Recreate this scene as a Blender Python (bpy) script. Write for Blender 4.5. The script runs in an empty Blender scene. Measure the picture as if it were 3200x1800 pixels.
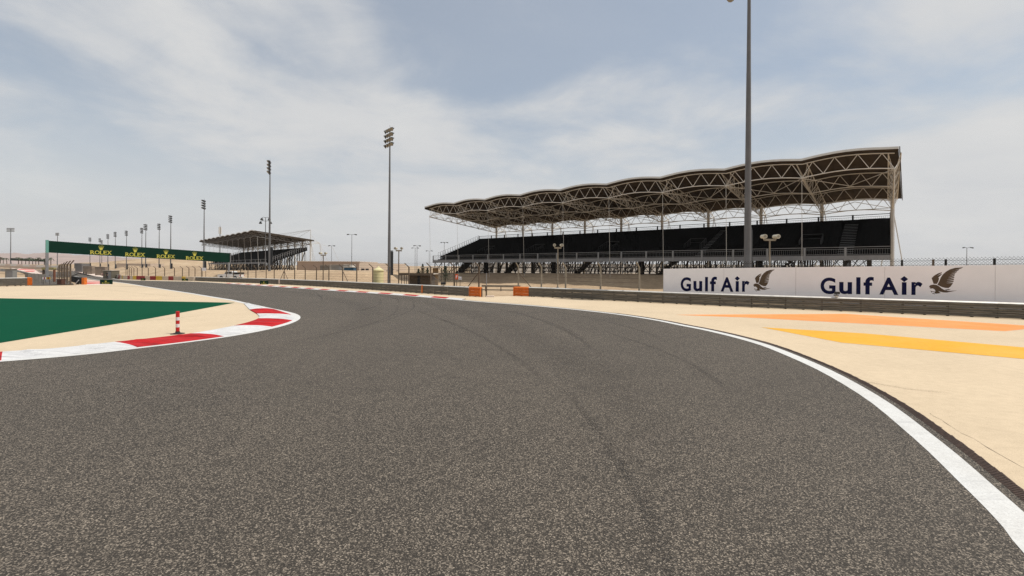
import bpy, bmesh, math, random
import numpy as np
from mathutils import Vector, Matrix
from mathutils.geometry import delaunay_2d_cdt
random.seed(7)
C = bpy.context.scene.collection
SC = bpy.context.scene
R_ = math.radians

# ------------------------------------------------------------------ camera
FPX, CX, CY, EYE, ROLL = 1422.0, 1600.0, 840.0, 2.6, 0.006    # lens in pixels of the 3200 px photograph
cam = bpy.data.cameras.new('camera')
cam.sensor_width = 36.0
cam.lens = 36.0 * FPX / 3200.0
cam.shift_y = -(900.0 - CY) / 3200.0
cam.clip_start = 0.05
cam.clip_end = 30000
camo = bpy.data.objects.new('camera', cam)
C.objects.link(camo)
camo.location = (0, 0, EYE)
camo.rotation_euler = (Matrix.Rotation(R_(90), 3, 'X') @ Matrix.Rotation(ROLL, 3, 'Z')).to_euler()
SC.camera = camo

# ------------------------------------------------------------------ sky and sun
HAZE_D = 0.0001
SUN_AZ, SUN_EL = 98.0, 63.0       # degrees clockwise from +Y, degrees up
world = bpy.data.worlds.new('World')
SC.world = world
world.use_nodes = True
wn, wl = world.node_tree.nodes, world.node_tree.links
bg = wn['Background']
bg.inputs['Strength'].default_value = 0.1
sky = wn.new('ShaderNodeTexSky')
sky.sky_type = 'NISHITA'
sky.sun_disc = False
sky.sun_elevation = R_(SUN_EL)
sky.sun_rotation = R_(SUN_AZ)
sky.air_density = 1.0
sky.dust_density = 2.0
sky.ozone_density = 0.5


def wnode(t, **kw):
    n = wn.new(t)
    for k, v in kw.items():
        setattr(n, k, v)
    return n


def wmath(op, a, b=None, clamp=False):
    n = wn.new('ShaderNodeMath')
    n.operation = op
    n.use_clamp = clamp
    for i, v in enumerate((a, b)):
        if v is None:
            continue
        if isinstance(v, (int, float)):
            n.inputs[i].default_value = v
        else:
            wl.new(v, n.inputs[i])
    return n.outputs[0]


tc = wnode('ShaderNodeTexCoord')
sep = wnode('ShaderNodeSeparateXYZ')
wl.new(tc.outputs['Generated'], sep.inputs[0])
den = wmath('ADD', wmath('MAXIMUM', sep.outputs[2], 0.0), 0.22)
comb = wnode('ShaderNodeCombineXYZ')
wl.new(wmath('DIVIDE', sep.outputs[0], den), comb.inputs[0])
wl.new(wmath('DIVIDE', sep.outputs[1], den), comb.inputs[1])
CLOUD_OFF = (-0.87, 0.865, 6.8)
mp = wnode('ShaderNodeMapping')
mp.inputs['Location'].default_value = CLOUD_OFF
mp.inputs['Rotation'].default_value = (0, 0, R_(-20))
mp.inputs['Scale'].default_value = (0.85, 0.95, 1)
wl.new(comb.outputs[0], mp.inputs[0])
n1 = wnode('ShaderNodeTexNoise')
n1.inputs['Scale'].default_value = 0.95
n1.inputs['Detail'].default_value = 8
n1.inputs['Roughness'].default_value = 0.50
n1.inputs['Distortion'].default_value = 0.35
wl.new(mp.outputs[0], n1.inputs['Vector'])
n2 = wnode('ShaderNodeTexNoise')
n2.inputs['Scale'].default_value = 2.6
n2.inputs['Detail'].default_value = 7
n2.inputs['Roughness'].default_value = 0.6
n2.inputs['Distortion'].default_value = 0.4
wl.new(mp.outputs[0], n2.inputs['Vector'])
cov = wmath('ADD', wmath('MULTIPLY', n1.outputs['Fac'], 0.78), wmath('MULTIPLY', n2.outputs['Fac'], 0.22))
rmp = wnode('ShaderNodeMapRange')
rmp.interpolation_type = 'SMOOTHSTEP'
rmp.inputs['From Min'].default_value = 0.415
rmp.inputs['From Max'].default_value = 0.59
rmp.inputs['To Min'].default_value = 0.40
rmp.inputs['To Max'].default_value = 0.97
wl.new(cov, rmp.inputs['Value'])
hz = wnode('ShaderNodeMapRange')                      # thin veil thickens towards the horizon, all round
hz.interpolation_type = 'SMOOTHSTEP'
hz.inputs['From Min'].default_value = 0.36
hz.inputs['From Max'].default_value = 0.0
hz.inputs['To Min'].default_value = 0.0
hz.inputs['To Max'].default_value = 1.0
wl.new(sep.outputs[2], hz.inputs['Value'])
fac = wmath('ADD', rmp.outputs[0], wmath('MULTIPLY', wmath('SUBTRACT', 1.0, rmp.outputs[0]), hz.outputs[0]), True)
mix = wnode('ShaderNodeMix')
mix.data_type = 'RGBA'
wl.new(fac, mix.inputs[0])
tint = wnode('ShaderNodeMix')
tint.data_type = 'RGBA'
tint.blend_type = 'MULTIPLY'
tint.inputs[0].default_value = 1.0
tint.inputs[7].default_value = (1.22, 1.36, 1.36, 1)
wl.new(sky.outputs[0], tint.inputs[6])
wl.new(tint.outputs[2], mix.inputs[6])
ccol = wnode('ShaderNodeMix')                          # cloud body a little uneven
ccol.data_type = 'RGBA'
ccol.inputs[6].default_value = (6.9, 7.1, 7.4, 1)
ccol.inputs[7].default_value = (8.6, 8.55, 8.4, 1)
wl.new(n2.outputs['Fac'], ccol.inputs[0])
wl.new(ccol.outputs[2], mix.inputs[7])
wl.new(mix.outputs[2], bg.inputs['Color'])

az, el = R_(SUN_AZ), R_(SUN_EL)
SUNV = Vector((math.sin(az) * math.cos(el), math.cos(az) * math.cos(el), math.sin(el)))
sl = bpy.data.lights.new('sun', 'SUN')
sl.energy = 4.4
sl.angle = R_(0.8)
sl.color = (1.0, 0.95, 0.87)
so = bpy.data.objects.new('sun', sl)
so.rotation_euler = (-SUNV).to_track_quat('-Z', 'Y').to_euler()
so.location = (0, 0, 60)
C.objects.link(so)

SC.render.engine = 'CYCLES'
SC.view_settings.view_transform = 'Standard'
SC.view_settings.look = 'None'
SC.view_settings.gamma = 1.0
SC.view_settings.exposure = -0.22
SC.cycles.max_bounces = 6
SC.cycles.diffuse_bounces = 3
SC.cycles.volume_bounces = 0
SC.cycles.transparent_max_bounces = 12
SC.cycles.use_adaptive_sampling = True
SC.cycles.use_denoising = True
SC.cycles.denoising_input_passes = 'RGB_ALBEDO_NORMAL'
SC.cycles.denoising_prefilter = 'NONE'

# ------------------------------------------------------------------ picture <-> place
_c, _s = math.cos(ROLL), math.sin(ROLL)
GZ_Y = [-100, 45, 80, 120, 226, 320, 450, 800, 2000, 9000]
GZ_Z = [0, 0, -.25, -.62, -2.05, -1.8, 0.3, 4.0, 7.0, 9.0]


def ab(px, py):
    u, w = px - CX, py - CY
    return u * _c + w * _s, u * _s - w * _c


def level(y):
    """height of the paved ground at distance y (the track falls away beyond the corner)"""
    return float(np.interp(y, GZ_Y, GZ_Z))


def at(px, py, Y):
    a, b = ab(px, py)
    return Vector((a * Y / FPX, Y, EYE + b * Y / FPX))


def gp(px, py):
    """where the sight line through a photo pixel meets the paved ground"""
    a, b = ab(px, py)
    if b >= -0.5:
        b = -0.5
    y0, y1 = 1.0, 1.0
    while y1 < 2500:
        y1 *= 1.04
        if EYE + b * y1 / FPX <= level(y1):
            break
        y0 = y1
    for _ in range(30):
        m = .5 * (y0 + y1)
        if EYE + b * m / FPX <= level(m):
            y1 = m
        else:
            y0 = m
    return Vector((a * y1 / FPX, y1))


def gps(*pts):
    return [gp(*p) for p in pts]


def px_of(x, y):
    return CX + FPX * x / y


def catmull(pts, step=0.5, n=None):
    P = [Vector(p) for p in pts]
    if len(P) == 2 and n is None:
        k = max(1, int((P[1] - P[0]).length / step))
        return [P[0].lerp(P[1], i / k) for i in range(k + 1)]
    P = [2 * P[0] - P[1]] + P + [2 * P[-1] - P[-2]]
    out = []
    for i in range(1, len(P) - 2):
        p0, p1, p2, p3 = P[i - 1:i + 3]
        k = n or max(2, int((p2 - p1).length / step))
        t0 = 0.0
        t1 = t0 + max(1e-4, (p1 - p0).length) ** .5
        t2 = t1 + max(1e-4, (p2 - p1).length) ** .5
        t3 = t2 + max(1e-4, (p3 - p2).length) ** .5
        for j in range(k):
            t = t1 + (t2 - t1) * j / k
            A1 = p0 * ((t1 - t) / (t1 - t0)) + p1 * ((t - t0) / (t1 - t0))
            A2 = p1 * ((t2 - t) / (t2 - t1)) + p2 * ((t - t1) / (t2 - t1))
            A3 = p2 * ((t3 - t) / (t3 - t2)) + p3 * ((t - t2) / (t3 - t2))
            B1 = A1 * ((t2 - t) / (t2 - t0)) + A2 * ((t - t0) / (t2 - t0))
            B2 = A2 * ((t3 - t) / (t3 - t1)) + A3 * ((t - t1) / (t3 - t1))
            out.append(B1 * ((t2 - t) / (t2 - t1)) + B2 * ((t - t1) / (t2 - t1)))
    out.append(P[-2].copy())
    return out


def offset(pts, d):
    """shift a 2D polyline sideways; positive d to the left of its direction"""
    out = []
    for i, p in enumerate(pts):
        a = pts[max(0, i - 1)]
        b = pts[min(len(pts) - 1, i + 1)]
        t = (b - a).normalized()
        out.append(p + Vector((-t.y, t.x)) * d)
    return out


def resample(pts, step):
    L = [0.0]
    for a, b in zip(pts, pts[1:]):
        L.append(L[-1] + (b - a).length)
    k = max(1, round(L[-1] / step))
    out, j = [], 0
    for i in range(k + 1):
        s = L[-1] * i / k
        while j < len(L) - 2 and L[j + 1] < s:
            j += 1
        f = (s - L[j]) / max(1e-9, L[j + 1] - L[j])
        out.append(pts[j].lerp(pts[j + 1], f))
    return out


# ------------------------------------------------------------------ materials
MATS = {}


def mat(name, col, rough=0.7, metal=0.0, var=0.0, scale=3.0, bump=0.0, bscale=60.0, col2=None, spec=0.4, detail=6, stretch=None):
    """plain surface with an uneven second tone (wear, dust) and fine relief"""
    if name in MATS:
        return MATS[name]
    m = bpy.data.materials.new(name)
    m.use_nodes = True
    nt = m.node_tree
    b = nt.nodes['Principled BSDF']
    b.inputs['Roughness'].default_value = rough
    b.inputs['Metallic'].default_value = metal
    b.inputs['Specular IOR Level'].default_value = spec
    b.inputs['Base Color'].default_value = (*col, 1)
    if var or bump:
        g = nt.nodes.new('ShaderNodeNewGeometry')
        src = g.outputs['Position']
        if stretch:
            mpn = nt.nodes.new('ShaderNodeMapping')
            mpn.inputs['Scale'].default_value = stretch
            nt.links.new(src, mpn.inputs[0])
            src = mpn.outputs[0]
        if var:
            n = nt.nodes.new('ShaderNodeTexNoise')
            n.inputs['Scale'].default_value = scale
            n.inputs['Detail'].default_value = detail
            n.inputs['Roughness'].default_value = 0.62
            nt.links.new(src, n.inputs['Vector'])
            mr = nt.nodes.new('ShaderNodeMapRange')
            mr.inputs['From Min'].default_value = 0.32
            mr.inputs['From Max'].default_value = 0.68
            nt.links.new(n.outputs['Fac'], mr.inputs['Value'])
            mx = nt.nodes.new('ShaderNodeMix')
            mx.data_type = 'RGBA'
            c2 = col2 or tuple(x * (1 - var) for x in col)
            mx.inputs[6].default_value = (*c2, 1)
            mx.inputs[7].default_value = (*col, 1)
            nt.links.new(mr.outputs[0], mx.inputs[0])
            nt.links.new(mx.outputs[2], b.inputs['Base Color'])
        if bump:
            n = nt.nodes.new('ShaderNodeTexNoise')
            n.inputs['Scale'].default_value = bscale
            n.inputs['Detail'].default_value = 4
            nt.links.new(src, n.inputs['Vector'])
            bm_ = nt.nodes.new('ShaderNodeBump')
            bm_.inputs['Strength'].default_value = bump
            bm_.inputs['Distance'].default_value = 0.02
            nt.links.new(n.outputs['Fac'], bm_.inputs['Height'])
            nt.links.new(bm_.outputs[0], b.inputs['Normal'])
    MATS[name] = m
    return m


def ramp(nt, src, stops):
    r = nt.nodes.new('ShaderNodeValToRGB')
    e = r.color_ramp.elements
    e[0].position, e[0].color = stops[0][0], (*stops[0][1], 1)
    e[1].position, e[1].color = stops[-1][0], (*stops[-1][1], 1)
    for p, c in stops[1:-1]:
        x = e.new(p)
        x.color = (*c, 1)
    nt.links.new(src, r.inputs[0])
    return r.outputs[0]


def mixc(nt, f, a, b, mode='MIX'):
    m = nt.nodes.new('ShaderNodeMix')
    m.data_type = 'RGBA'
    m.blend_type = mode
    for i, v in ((0, f), (6, a), (7, b)):
        if isinstance(v, (int, float)):
            m.inputs[i].default_value = v
        elif isinstance(v, tuple):
            m.inputs[i].default_value = (*v, 1)
        else:
            nt.links.new(v, m.inputs[i])
    return m.outputs[2]


def noise(nt, vec, scale, detail=4, rough=0.55, dist=0.0):
    n = nt.nodes.new('ShaderNodeTexNoise')
    n.inputs['Scale'].default_value = scale
    n.inputs['Detail'].default_value = detail
    n.inputs['Roughness'].default_value = rough
    n.inputs['Distortion'].default_value = dist
    nt.links.new(vec, n.inputs['Vector'])
    return n.outputs['Fac']


def asphalt_mat(name='asphalt'):
    m = bpy.data.materials.new(name)
    m.use_nodes = True
    nt = m.node_tree
    b = nt.nodes['Principled BSDF']
    pos = nt.nodes.new('ShaderNodeNewGeometry').outputs['Position']
    v = nt.nodes.new('ShaderNodeTexVoronoi')              # the stones
    v.inputs['Scale'].default_value = 84
    nt.links.new(pos, v.inputs['Vector'])
    sepc = nt.nodes.new('ShaderNodeSeparateColor')
    nt.links.new(v.outputs['Color'], sepc.inputs[0])
    stone = ramp(nt, sepc.outputs[0], [(0.0, (.004, .0037, .0033)), (.36, (.018, .0163, .0142)), (.62, (.058, .0515, .0445)), (.84, (.185, .164, .140)), (1.0, (.43, .385, .33))])
    fine = noise(nt, pos, 190, 2)
    fcol = ramp(nt, fine, [(.34, (.008, .0074, .0065)), (.66, (.140, .124, .106))])
    base = mixc(nt, .36, stone, fcol)
    big = noise(nt, pos, .16, 5, .6)
    bcol = ramp(nt, big, [(.3, (.86, .81, .755)), (.7, (1.08, 1.01, .93))])
    base = mixc(nt, 1.0, base, bcol, 'MULTIPLY')
    mid = noise(nt, pos, 1.7, 5, .65)
    mcol = ramp(nt, mid, [(.28, (.88, .88, .88)), (.72, (1.10, 1.10, 1.09))])
    base = mixc(nt, .8, base, mcol, 'MULTIPLY')
    nt.links.new(base, b.inputs['Base Color'])
    b.inputs['Roughness'].default_value = .78
    b.inputs['Specular IOR Level'].default_value = .32
    bmp = nt.nodes.new('ShaderNodeBump')
    bmp.inputs['Strength'].default_value = .55
    bmp.inputs['Distance'].default_value = .006
    nt.links.new(v.outputs['Distance'], bmp.inputs['Height'])
    nt.links.new(bmp.outputs[0], b.inputs['Normal'])
    MATS[name] = m
    return m


def paint_mat(name, col, dust=(.50, .42, .31), dustiness=.25, streak=.12, spec=.2, st0=.56):
    """paint on asphalt: the grain of the road shows, dust in patches, faint tyre scrubs"""
    m = bpy.data.materials.new(name)
    m.use_nodes = True
    nt = m.node_tree
    b = nt.nodes['Principled BSDF']
    pos = nt.nodes.new('ShaderNodeNewGeometry').outputs['Position']
    p = noise(nt, pos, .45, 6, .62, .4)
    dm = ramp(nt, p, [(.38, (0, 0, 0)), (.72, (dustiness, dustiness, dustiness))])
    base = mixc(nt, dm, col, dust)
    mpn = nt.nodes.new('ShaderNodeMapping')
    mpn.inputs['Rotation'].default_value = (0, 0, R_(38))
    mpn.inputs['Scale'].default_value = (.5, 5.0, 1)
    nt.links.new(pos, mpn.inputs[0])
    st = noise(nt, mpn.outputs[0], 1.1, 7, .7, .3)
    sm = ramp(nt, st, [(st0, (1, 1, 1)), (st0 + .18, (1 - streak, 1 - streak, 1 - streak * .95))])
    base = mixc(nt, 1.0, base, sm, 'MULTIPLY')
    lo = ramp(nt, noise(nt, pos, .17, 6, .65, .5), [(.32, (.95, .95, .945)), (.66, (1.03, 1.03, 1.025))])
    base = mixc(nt, 1.0, base, lo, 'MULTIPLY')
    mi = ramp(nt, noise(nt, pos, 5.0, 5, .7), [(.32, (.93, .925, .92)), (.6, (1.03, 1.03, 1.03))])
    base = mixc(nt, 1.0, base, mi, 'MULTIPLY')
    gr = ramp(nt, noise(nt, pos, 55, 3, .6), [(.3, (.84, .84, .84)), (.6, (1.05, 1.05, 1.05))])
    base = mixc(nt, 1.0, base, gr, 'MULTIPLY')
    sp = nt.nodes.new('ShaderNodeTexVoronoi')             # stray specks of rubber and grit
    sp.inputs['Scale'].default_value = 2.3
    nt.links.new(pos, sp.inputs['Vector'])
    spm = ramp(nt, sp.outputs['Distance'], [(.018, (.35, .33, .31)), (.03, (1, 1, 1))])
    base = mixc(nt, .8, base, spm, 'MULTIPLY')
    nt.links.new(base, b.inputs['Base Color'])
    b.inputs['Roughness'].default_value = .85
    b.inputs['Specular IOR Level'].default_value = spec
    bmp = nt.nodes.new('ShaderNodeBump')
    bmp.inputs['Strength'].default_value = .25
    bmp.inputs['Distance'].default_value = .005
    nt.links.new(noise(nt, pos, 90, 3), bmp.inputs['Height'])
    nt.links.new(bmp.outputs[0], b.inputs['Normal'])
    MATS[name] = m
    return m


def sand_mat():
    m = bpy.data.materials.new('sand')
    m.use_nodes = True
    nt = m.node_tree
    b = nt.nodes['Principled BSDF']
    pos = nt.nodes.new('ShaderNodeNewGeometry').outputs['Position']
    c1 = ramp(nt, noise(nt, pos, .06, 7, .6, .3), [(.3, (.34, .245, .16)), (.55, (.45, .335, .22)), (.75, (.52, .41, .285))])
    c2 = ramp(nt, noise(nt, pos, 1.6, 6, .7), [(.3, (.72, .70, .68)), (.65, (1.06, 1.06, 1.06))])
    base = mixc(nt, 1.0, c1, c2, 'MULTIPLY')
    vo = nt.nodes.new('ShaderNodeTexVoronoi')             # pebbles
    vo.inputs['Scale'].default_value = 3.2
    nt.links.new(pos, vo.inputs['Vector'])
    pm = ramp(nt, vo.outputs['Distance'], [(.10, (.55, .52, .5)), (.2, (1, 1, 1))])
    base = mixc(nt, .75, base, pm, 'MULTIPLY')
    nt.links.new(base, b.inputs['Base Color'])
    b.inputs['Roughness'].default_value = .95
    b.inputs['Specular IOR Level'].default_value = .15
    bmp = nt.nodes.new('ShaderNodeBump')
    bmp.inputs['Strength'].default_value = .6
    bmp.inputs['Distance'].default_value = .12
    nt.links.new(noise(nt, pos, 2.2, 7, .7), bmp.inputs['Height'])
    nt.links.new(bmp.outputs[0], b.inputs['Normal'])
    MATS['sand'] = m
    return m


def rubber_mat():
    """a tyre mark: dark rubber, broken up and thinning to the strip's edges"""
    m = bpy.data.materials.new('tyre_rubber')
    m.use_nodes = True
    nt = m.node_tree
    b = nt.nodes['Principled BSDF']
    b.inputs['Base Color'].default_value = (.022, .020, .019, 1)
    b.inputs['Roughness'].default_value = .8
    uv = nt.nodes.new('ShaderNodeUVMap').outputs[0]
    sx = nt.nodes.new('ShaderNodeSeparateXYZ')
    nt.links.new(uv, sx.inputs[0])
    def mth(op, a, c):
        k = nt.nodes.new('ShaderNodeMath')
        k.operation = op
        for i, v in enumerate((a, c)):
            if isinstance(v, (int, float)):
                k.inputs[i].default_value = v
            else:
                nt.links.new(v, k.inputs[i])
        return k.outputs[0]
    across = mth('MULTIPLY', mth('MULTIPLY', sx.outputs[1], mth('SUBTRACT', 1.0, sx.outputs[1])), 4.0)
    along = mth('MINIMUM', mth('MULTIPLY', mth('MULTIPLY', sx.outputs[0], mth('SUBTRACT', 1.0, sx.outputs[0])), 7.0), 1.0)
    pos = nt.nodes.new('ShaderNodeNewGeometry').outputs['Position']
    nz = ramp(nt, noise(nt, pos, 34, 4, .7), [(.40, (0, 0, 0)), (.62, (1, 1, 1))])
    nb = ramp(nt, noise(nt, pos, .9, 4, .6), [(.3, (.35, .35, .35)), (.7, (1, 1, 1))])
    a = mth('MULTIPLY', mth('MULTIPLY', across, along), mth('MULTIPLY', nz, nb))
    a = mth('MULTIPLY', a, .52)
    nt.links.new(a, b.inputs['Alpha'])
    MATS['tyre_rubber'] = m
    return m


def grate_mat():
    m = bpy.data.materials.new('rusty_grate')
    m.use_nodes = True
    nt = m.node_tree
    b = nt.nodes['Principled BSDF']
    pos = nt.nodes.new('ShaderNodeNewGeometry').outputs['Position']
    base = ramp(nt, noise(nt, pos, 25, 5, .7), [(.3, (.018, .010, .007)), (.7, (.075, .040, .026))])
    nt.links.new(base, b.inputs['Base Color'])
    b.inputs['Roughness'].default_value = .85
    MATS['rusty_grate'] = m
    return m


ASPH = asphalt_mat()
CREAM = paint_mat('cream_paint', (.575, .462, .325), dust=(.50, .40, .28), dustiness=.5, streak=.10)
GREEN = paint_mat('green_paint', (.0025, .064, .032), dust=(.010, .072, .040), dustiness=.3, streak=.3, spec=.02)
ORANGE = paint_mat('orange_paint', (.76, .270, .080), dust=(.72, .42, .22), dustiness=.3)
YELLOW = paint_mat('yellow_paint', (.67, .345, .030), dust=(.72, .48, .18), dustiness=.25)
LINE = paint_mat('white_line_paint', (.60, .60, .59), dust=(.46, .43, .39), dustiness=.3, streak=.2)
KWHITE = paint_mat('kerb_white', (.60, .60, .605), dust=(.47, .46, .45), dustiness=.45, streak=.38, st0=.49)
KRED = paint_mat('kerb_red', (.50, .014, .018), dust=(.34, .018, .02), dustiness=.8, streak=.6, st0=.46)
PALERED = paint_mat('faded_red_paint', (.60, .085, .080), dust=(.5, .3, .24), dustiness=.5)
PALE = paint_mat('faded_white_paint', (.66, .55, .49), dust=(.55, .45, .35), dustiness=.4)
SAND = sand_mat()
RUBBER = rubber_mat()
GRATE = grate_mat()
GALV = mat('galvanised_rail', (.215, .195, .162), .55, .3, .42, 1.4, .15, 8, stretch=(1, 1, 6))
GALVPALE = mat('pale_steel_sun_lip', (.62, .60, .56), .5, .2, .25, 3)  # pale tone paints sunlight on the rails' top lip; also camera mounts
STEEL = mat('grey_steel', (.26, .26, .265), .5, .3, .25, 1.2)
MAST = mat('mast_grey', (.145, .145, .15), .6, .1, .2, .9, spec=.25)
DARK = mat('dark_steel', (.03, .028, .026), .7, .1, .3, 2, spec=.15)
RUST = mat('rusty_post', (.135, .098, .066), .75, .1, .4, 3.5)
ORGM = mat('orange_enamel', (.72, .175, .018), .45, 0, .3, 4)
WHITEM = mat('white_steel', (.66, .64, .60), .5, .05, .12, 2)
CREAMST = mat('truss_white', (.66, .63, .58), .5, .05, .15, 1.5)
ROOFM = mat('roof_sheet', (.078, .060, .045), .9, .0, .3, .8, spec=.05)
FASCIA = mat('roof_fascia', (.62, .62, .60), .55, .1, .15, 1.0)
GFASC = mat('stand_fascia', (.24, .24, .245), .6, .1, .25, 1.2)
ENTR = mat('entrance_steel', (.07, .07, .07), .6, .1, .2, 2, spec=.15)
RAILG = mat('stand_rail', (.27, .27, .27), .5, .3, .2, 2)
BLACKSEAT = mat('black_seat', (.005, .005, .0055), .75, 0, .3, 2, spec=.06)
DECK = mat('dark_deck', (.008, .008, .008), .85, 0, .3, 1, spec=.05)
SCAF = mat('scaffold_steel', (.05, .038, .028), .75, .1, .35, 1.5, spec=.15)
STAIR = mat('stair_tread', (.20, .20, .20), .7, .1, .25, 2)
BOARD = mat('hoarding_white', (.84, .83, .855), .5, 0, .06, .8)
NAVY = mat('navy_ink', (.004, .006, .042), .6, spec=.1)
BRONZE = mat('bronze_ink', (.085, .052, .026), .5, 0, .2, 3)
GANTRY = mat('gantry_green', (.002, .026, .015), .6, 0, .15, .5, spec=.08)
GOLD = mat('gold_ink', (.56, .50, .09), .6, spec=.1)
TEAL = mat('teal_steel', (.12, .30, .25), .5)
REDB = mat('bollard_red', (.50, .012, .010), .45, 0, .2, 20)
WHITEB = mat('bollard_white', (.70, .66, .66), .35, 0, .1, 20)
RUBB = mat('black_rubber', (.012, .012, .012), .75)
HUT = mat('hut_cream', (.66, .60, .33), .6, 0, .14, 2.5)
BLDG = mat('building_beige', (.40, .30, .235), .85, 0, .14, .5)
BLDG2 = mat('building_pale', (.52, .42, .33), .85, 0, .12, .5)
WOODB = mat('brown_boards', (.10, .075, .052), .8, 0, .4, 3, stretch=(4, 4, .6))
FLATROOF = mat('flat_roof', (.50, .45, .39), .8, 0, .15, 1)
BLUEC = mat('container_blue', (.018, .085, .16), .6, 0, .3, 1.5)
GREYC = mat('cabin_grey', (.24, .235, .22), .7, 0, .15, 1)
WINDOW = mat('dark_window', (.012, .012, .014), .25)
CARW = mat('car_white', (.74, .74, .74), .25, 0, .06, 2, spec=.6)
GLASS = mat('car_glass', (.012, .014, .016), .1, spec=.7)
LENS = mat('lamp_lens', (.30, .27, .21), .3, .2, .2, 8)
LAMPB = mat('lamp_shell', (.045, .048, .045), .55, .1, .3, 4, spec=.25)
FLOODW = mat('flood_body', (.62, .58, .47), .45, .1, .2, 6)
SKIN = mat('skin', (.35, .19, .12), .6)
CLOTHD = mat('dark_cloth', (.018, .017, .020), .9)
CLOTHR = mat('red_cloth', (.22, .012, .015), .9)
LEAFD = mat('leaf_dark', (.030, .052, .022), .7, 0, .45, 3)
LEAFP = mat('palm_leaf', (.055, .075, .035), .7, 0, .4, 3)
BARK = mat('bark', (.11, .08, .055), .9, 0, .3, 6)
TYREY = mat('tyre_yellow', (.62, .42, .035), .7, 0, .3, 2)
TYRER = mat('tyre_red', (.28, .018, .018), .7, 0, .3, 2)
TYREW = mat('tyre_pale', (.56, .47, .37), .8, 0, .2, 2)
WALLG = mat('concrete_grey', (.20, .18, .155), .85, 0, .25, 1)
SIGNO = mat('sign_orange', (.62, .09, .015), .5)
SIGNW = mat('sign_white', (.72, .72, .76), .5)
BLACKI = mat('black_ink', (.01, .01, .01), .5)
HILLM = mat('hill_rock', (.42, .305, .26), .95, 0, .3, .006, detail=9)


# ------------------------------------------------------------------ mesh helpers
class MB:
    def __init__(self):
        self.v, self.f, self.m, self.mats = [], [], [], []

    def slot(self, mt):
        if mt not in self.mats:
            self.mats.append(mt)
        return self.mats.index(mt)

    def add(self, vs, fs, mt=None):
        k = len(self.v)
        self.v += [tuple(v) for v in vs]
        self.f += [tuple(i + k for i in f) for f in fs]
        self.m += [self.slot(mt) if mt else 0] * len(fs)
        return self

    def box(self, c, s, rz=0.0, mt=None):
        cx, cy, cz = c
        x, y, z = s[0] / 2, s[1] / 2, s[2] / 2
        ca, sa = math.cos(rz), math.sin(rz)
        vs = []
        for dz in (-z, z):
            for dx, dy in ((-x, -y), (x, -y), (x, y), (-x, y)):
                vs.append((cx + dx * ca - dy * sa, cy + dx * sa + dy * ca, cz + dz))
        return self.add(vs, [(3, 2, 1, 0), (4, 5, 6, 7), (0, 1, 5, 4), (1, 2, 6, 5), (2, 3, 7, 6), (3, 0, 4, 7)], mt)

    def tube(self, p, q, r, n=6, r2=None, mt=None, caps=True):
        p, q = Vector(p), Vector(q)
        d = q - p
        if d.length < 1e-6:
            return self
        d.normalize()
        up = Vector((0, 0, 1)) if abs(d.z) < .95 else Vector((1, 0, 0))
        a = d.cross(up).normalized()
        b = d.cross(a)
        r2 = r if r2 is None else r2
        vs = []
        for c, rr in ((p, r), (q, r2)):
            for i in range(n):
                t = 2 * math.pi * (i + .5) / n
                vs.append(c + (a * math.cos(t) + b * math.sin(t)) * rr)
        fs = [(i, i + n, (i + 1) % n + n, (i + 1) % n) for i in range(n)]
        if caps:
            fs += [tuple(range(n)), tuple(range(2 * n - 1, n - 1, -1))]
        return self.add(vs, fs, mt)

    def path(self, pts, r, n=5, mt=None):
        for a, b in zip(pts, pts[1:]):
            self.tube(a, b, r, n, mt=mt)
        return self

    def lathe(self, c, prof, n=16, mt=None):
        c = Vector(c)
        vs, k = [], len(prof)
        for r, z in prof:
            for i in range(n):
                t = 2 * math.pi * i / n
                vs.append((c.x + r * math.cos(t), c.y + r * math.sin(t), c.z + z))
        fs = []
        for j in range(k - 1):
            for i in range(n):
                fs.append((j * n + i, j * n + (i + 1) % n, (j + 1) * n + (i + 1) % n, (j + 1) * n + i))
        fs += [tuple(range(n - 1, -1, -1)), tuple(range((k - 1) * n, k * n))]
        return self.add(vs, fs, mt)

    def prism(self, poly, frame, d0, d1, mt=None):
        """outline poly (u, v) in a frame (origin, U, V, N), solid between depths d0 < d1 along N"""
        o, U, V, N = frame
        n = len(poly)
        vs = [o + U * u + V * v + N * d0 for u, v in poly] + [o + U * u + V * v + N * d1 for u, v in poly]
        area = sum(poly[i][0] * poly[(i + 1) % n][1] - poly[(i + 1) % n][0] * poly[i][1] for i in range(n))
        idx = list(range(n)) if area > 0 else list(range(n - 1, -1, -1))
        fs = [tuple(i + n for i in idx), tuple(reversed(idx))]
        for k in range(n):
            a, b = idx[k], idx[(k + 1) % n]
            fs.append((a, b, b + n, a + n))
        return self.add(vs, fs, mt)

    def mesh(self, name, mt=None, smooth=False):
        me = bpy.data.meshes.new(name)
        me.from_pydata(self.v, [], self.f)
        for x in (self.mats or [mt]):
            me.materials.append(x)
        if self.mats:
            me.polygons.foreach_set('material_index', self.m)
        if smooth:
            me.polygons.foreach_set('use_smooth', [True] * len(me.polygons))
        me.validate()
        me.update()
        return me

    def build(self, name, mt=None, parent=None, smooth=False, **tags):
        return link(name, self.mesh(name, mt, smooth), parent, **tags)


def tag(o, label=None, cat=None, group=None, kind=None):
    if label:
        o['label'] = label
    if cat:
        o['category'] = cat
    if group:
        o['group'] = group
    if kind:
        o['kind'] = kind
    return o


def link(name, me, parent=None, loc=None, rz=0.0, **tags):
    o = bpy.data.objects.new(name, me)
    C.objects.link(o)
    if parent is not None:
        o.parent = parent
    if loc is not None:
        o.location = loc
    if rz:
        o.rotation_euler = (0, 0, rz)
    return tag(o, **tags)


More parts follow.
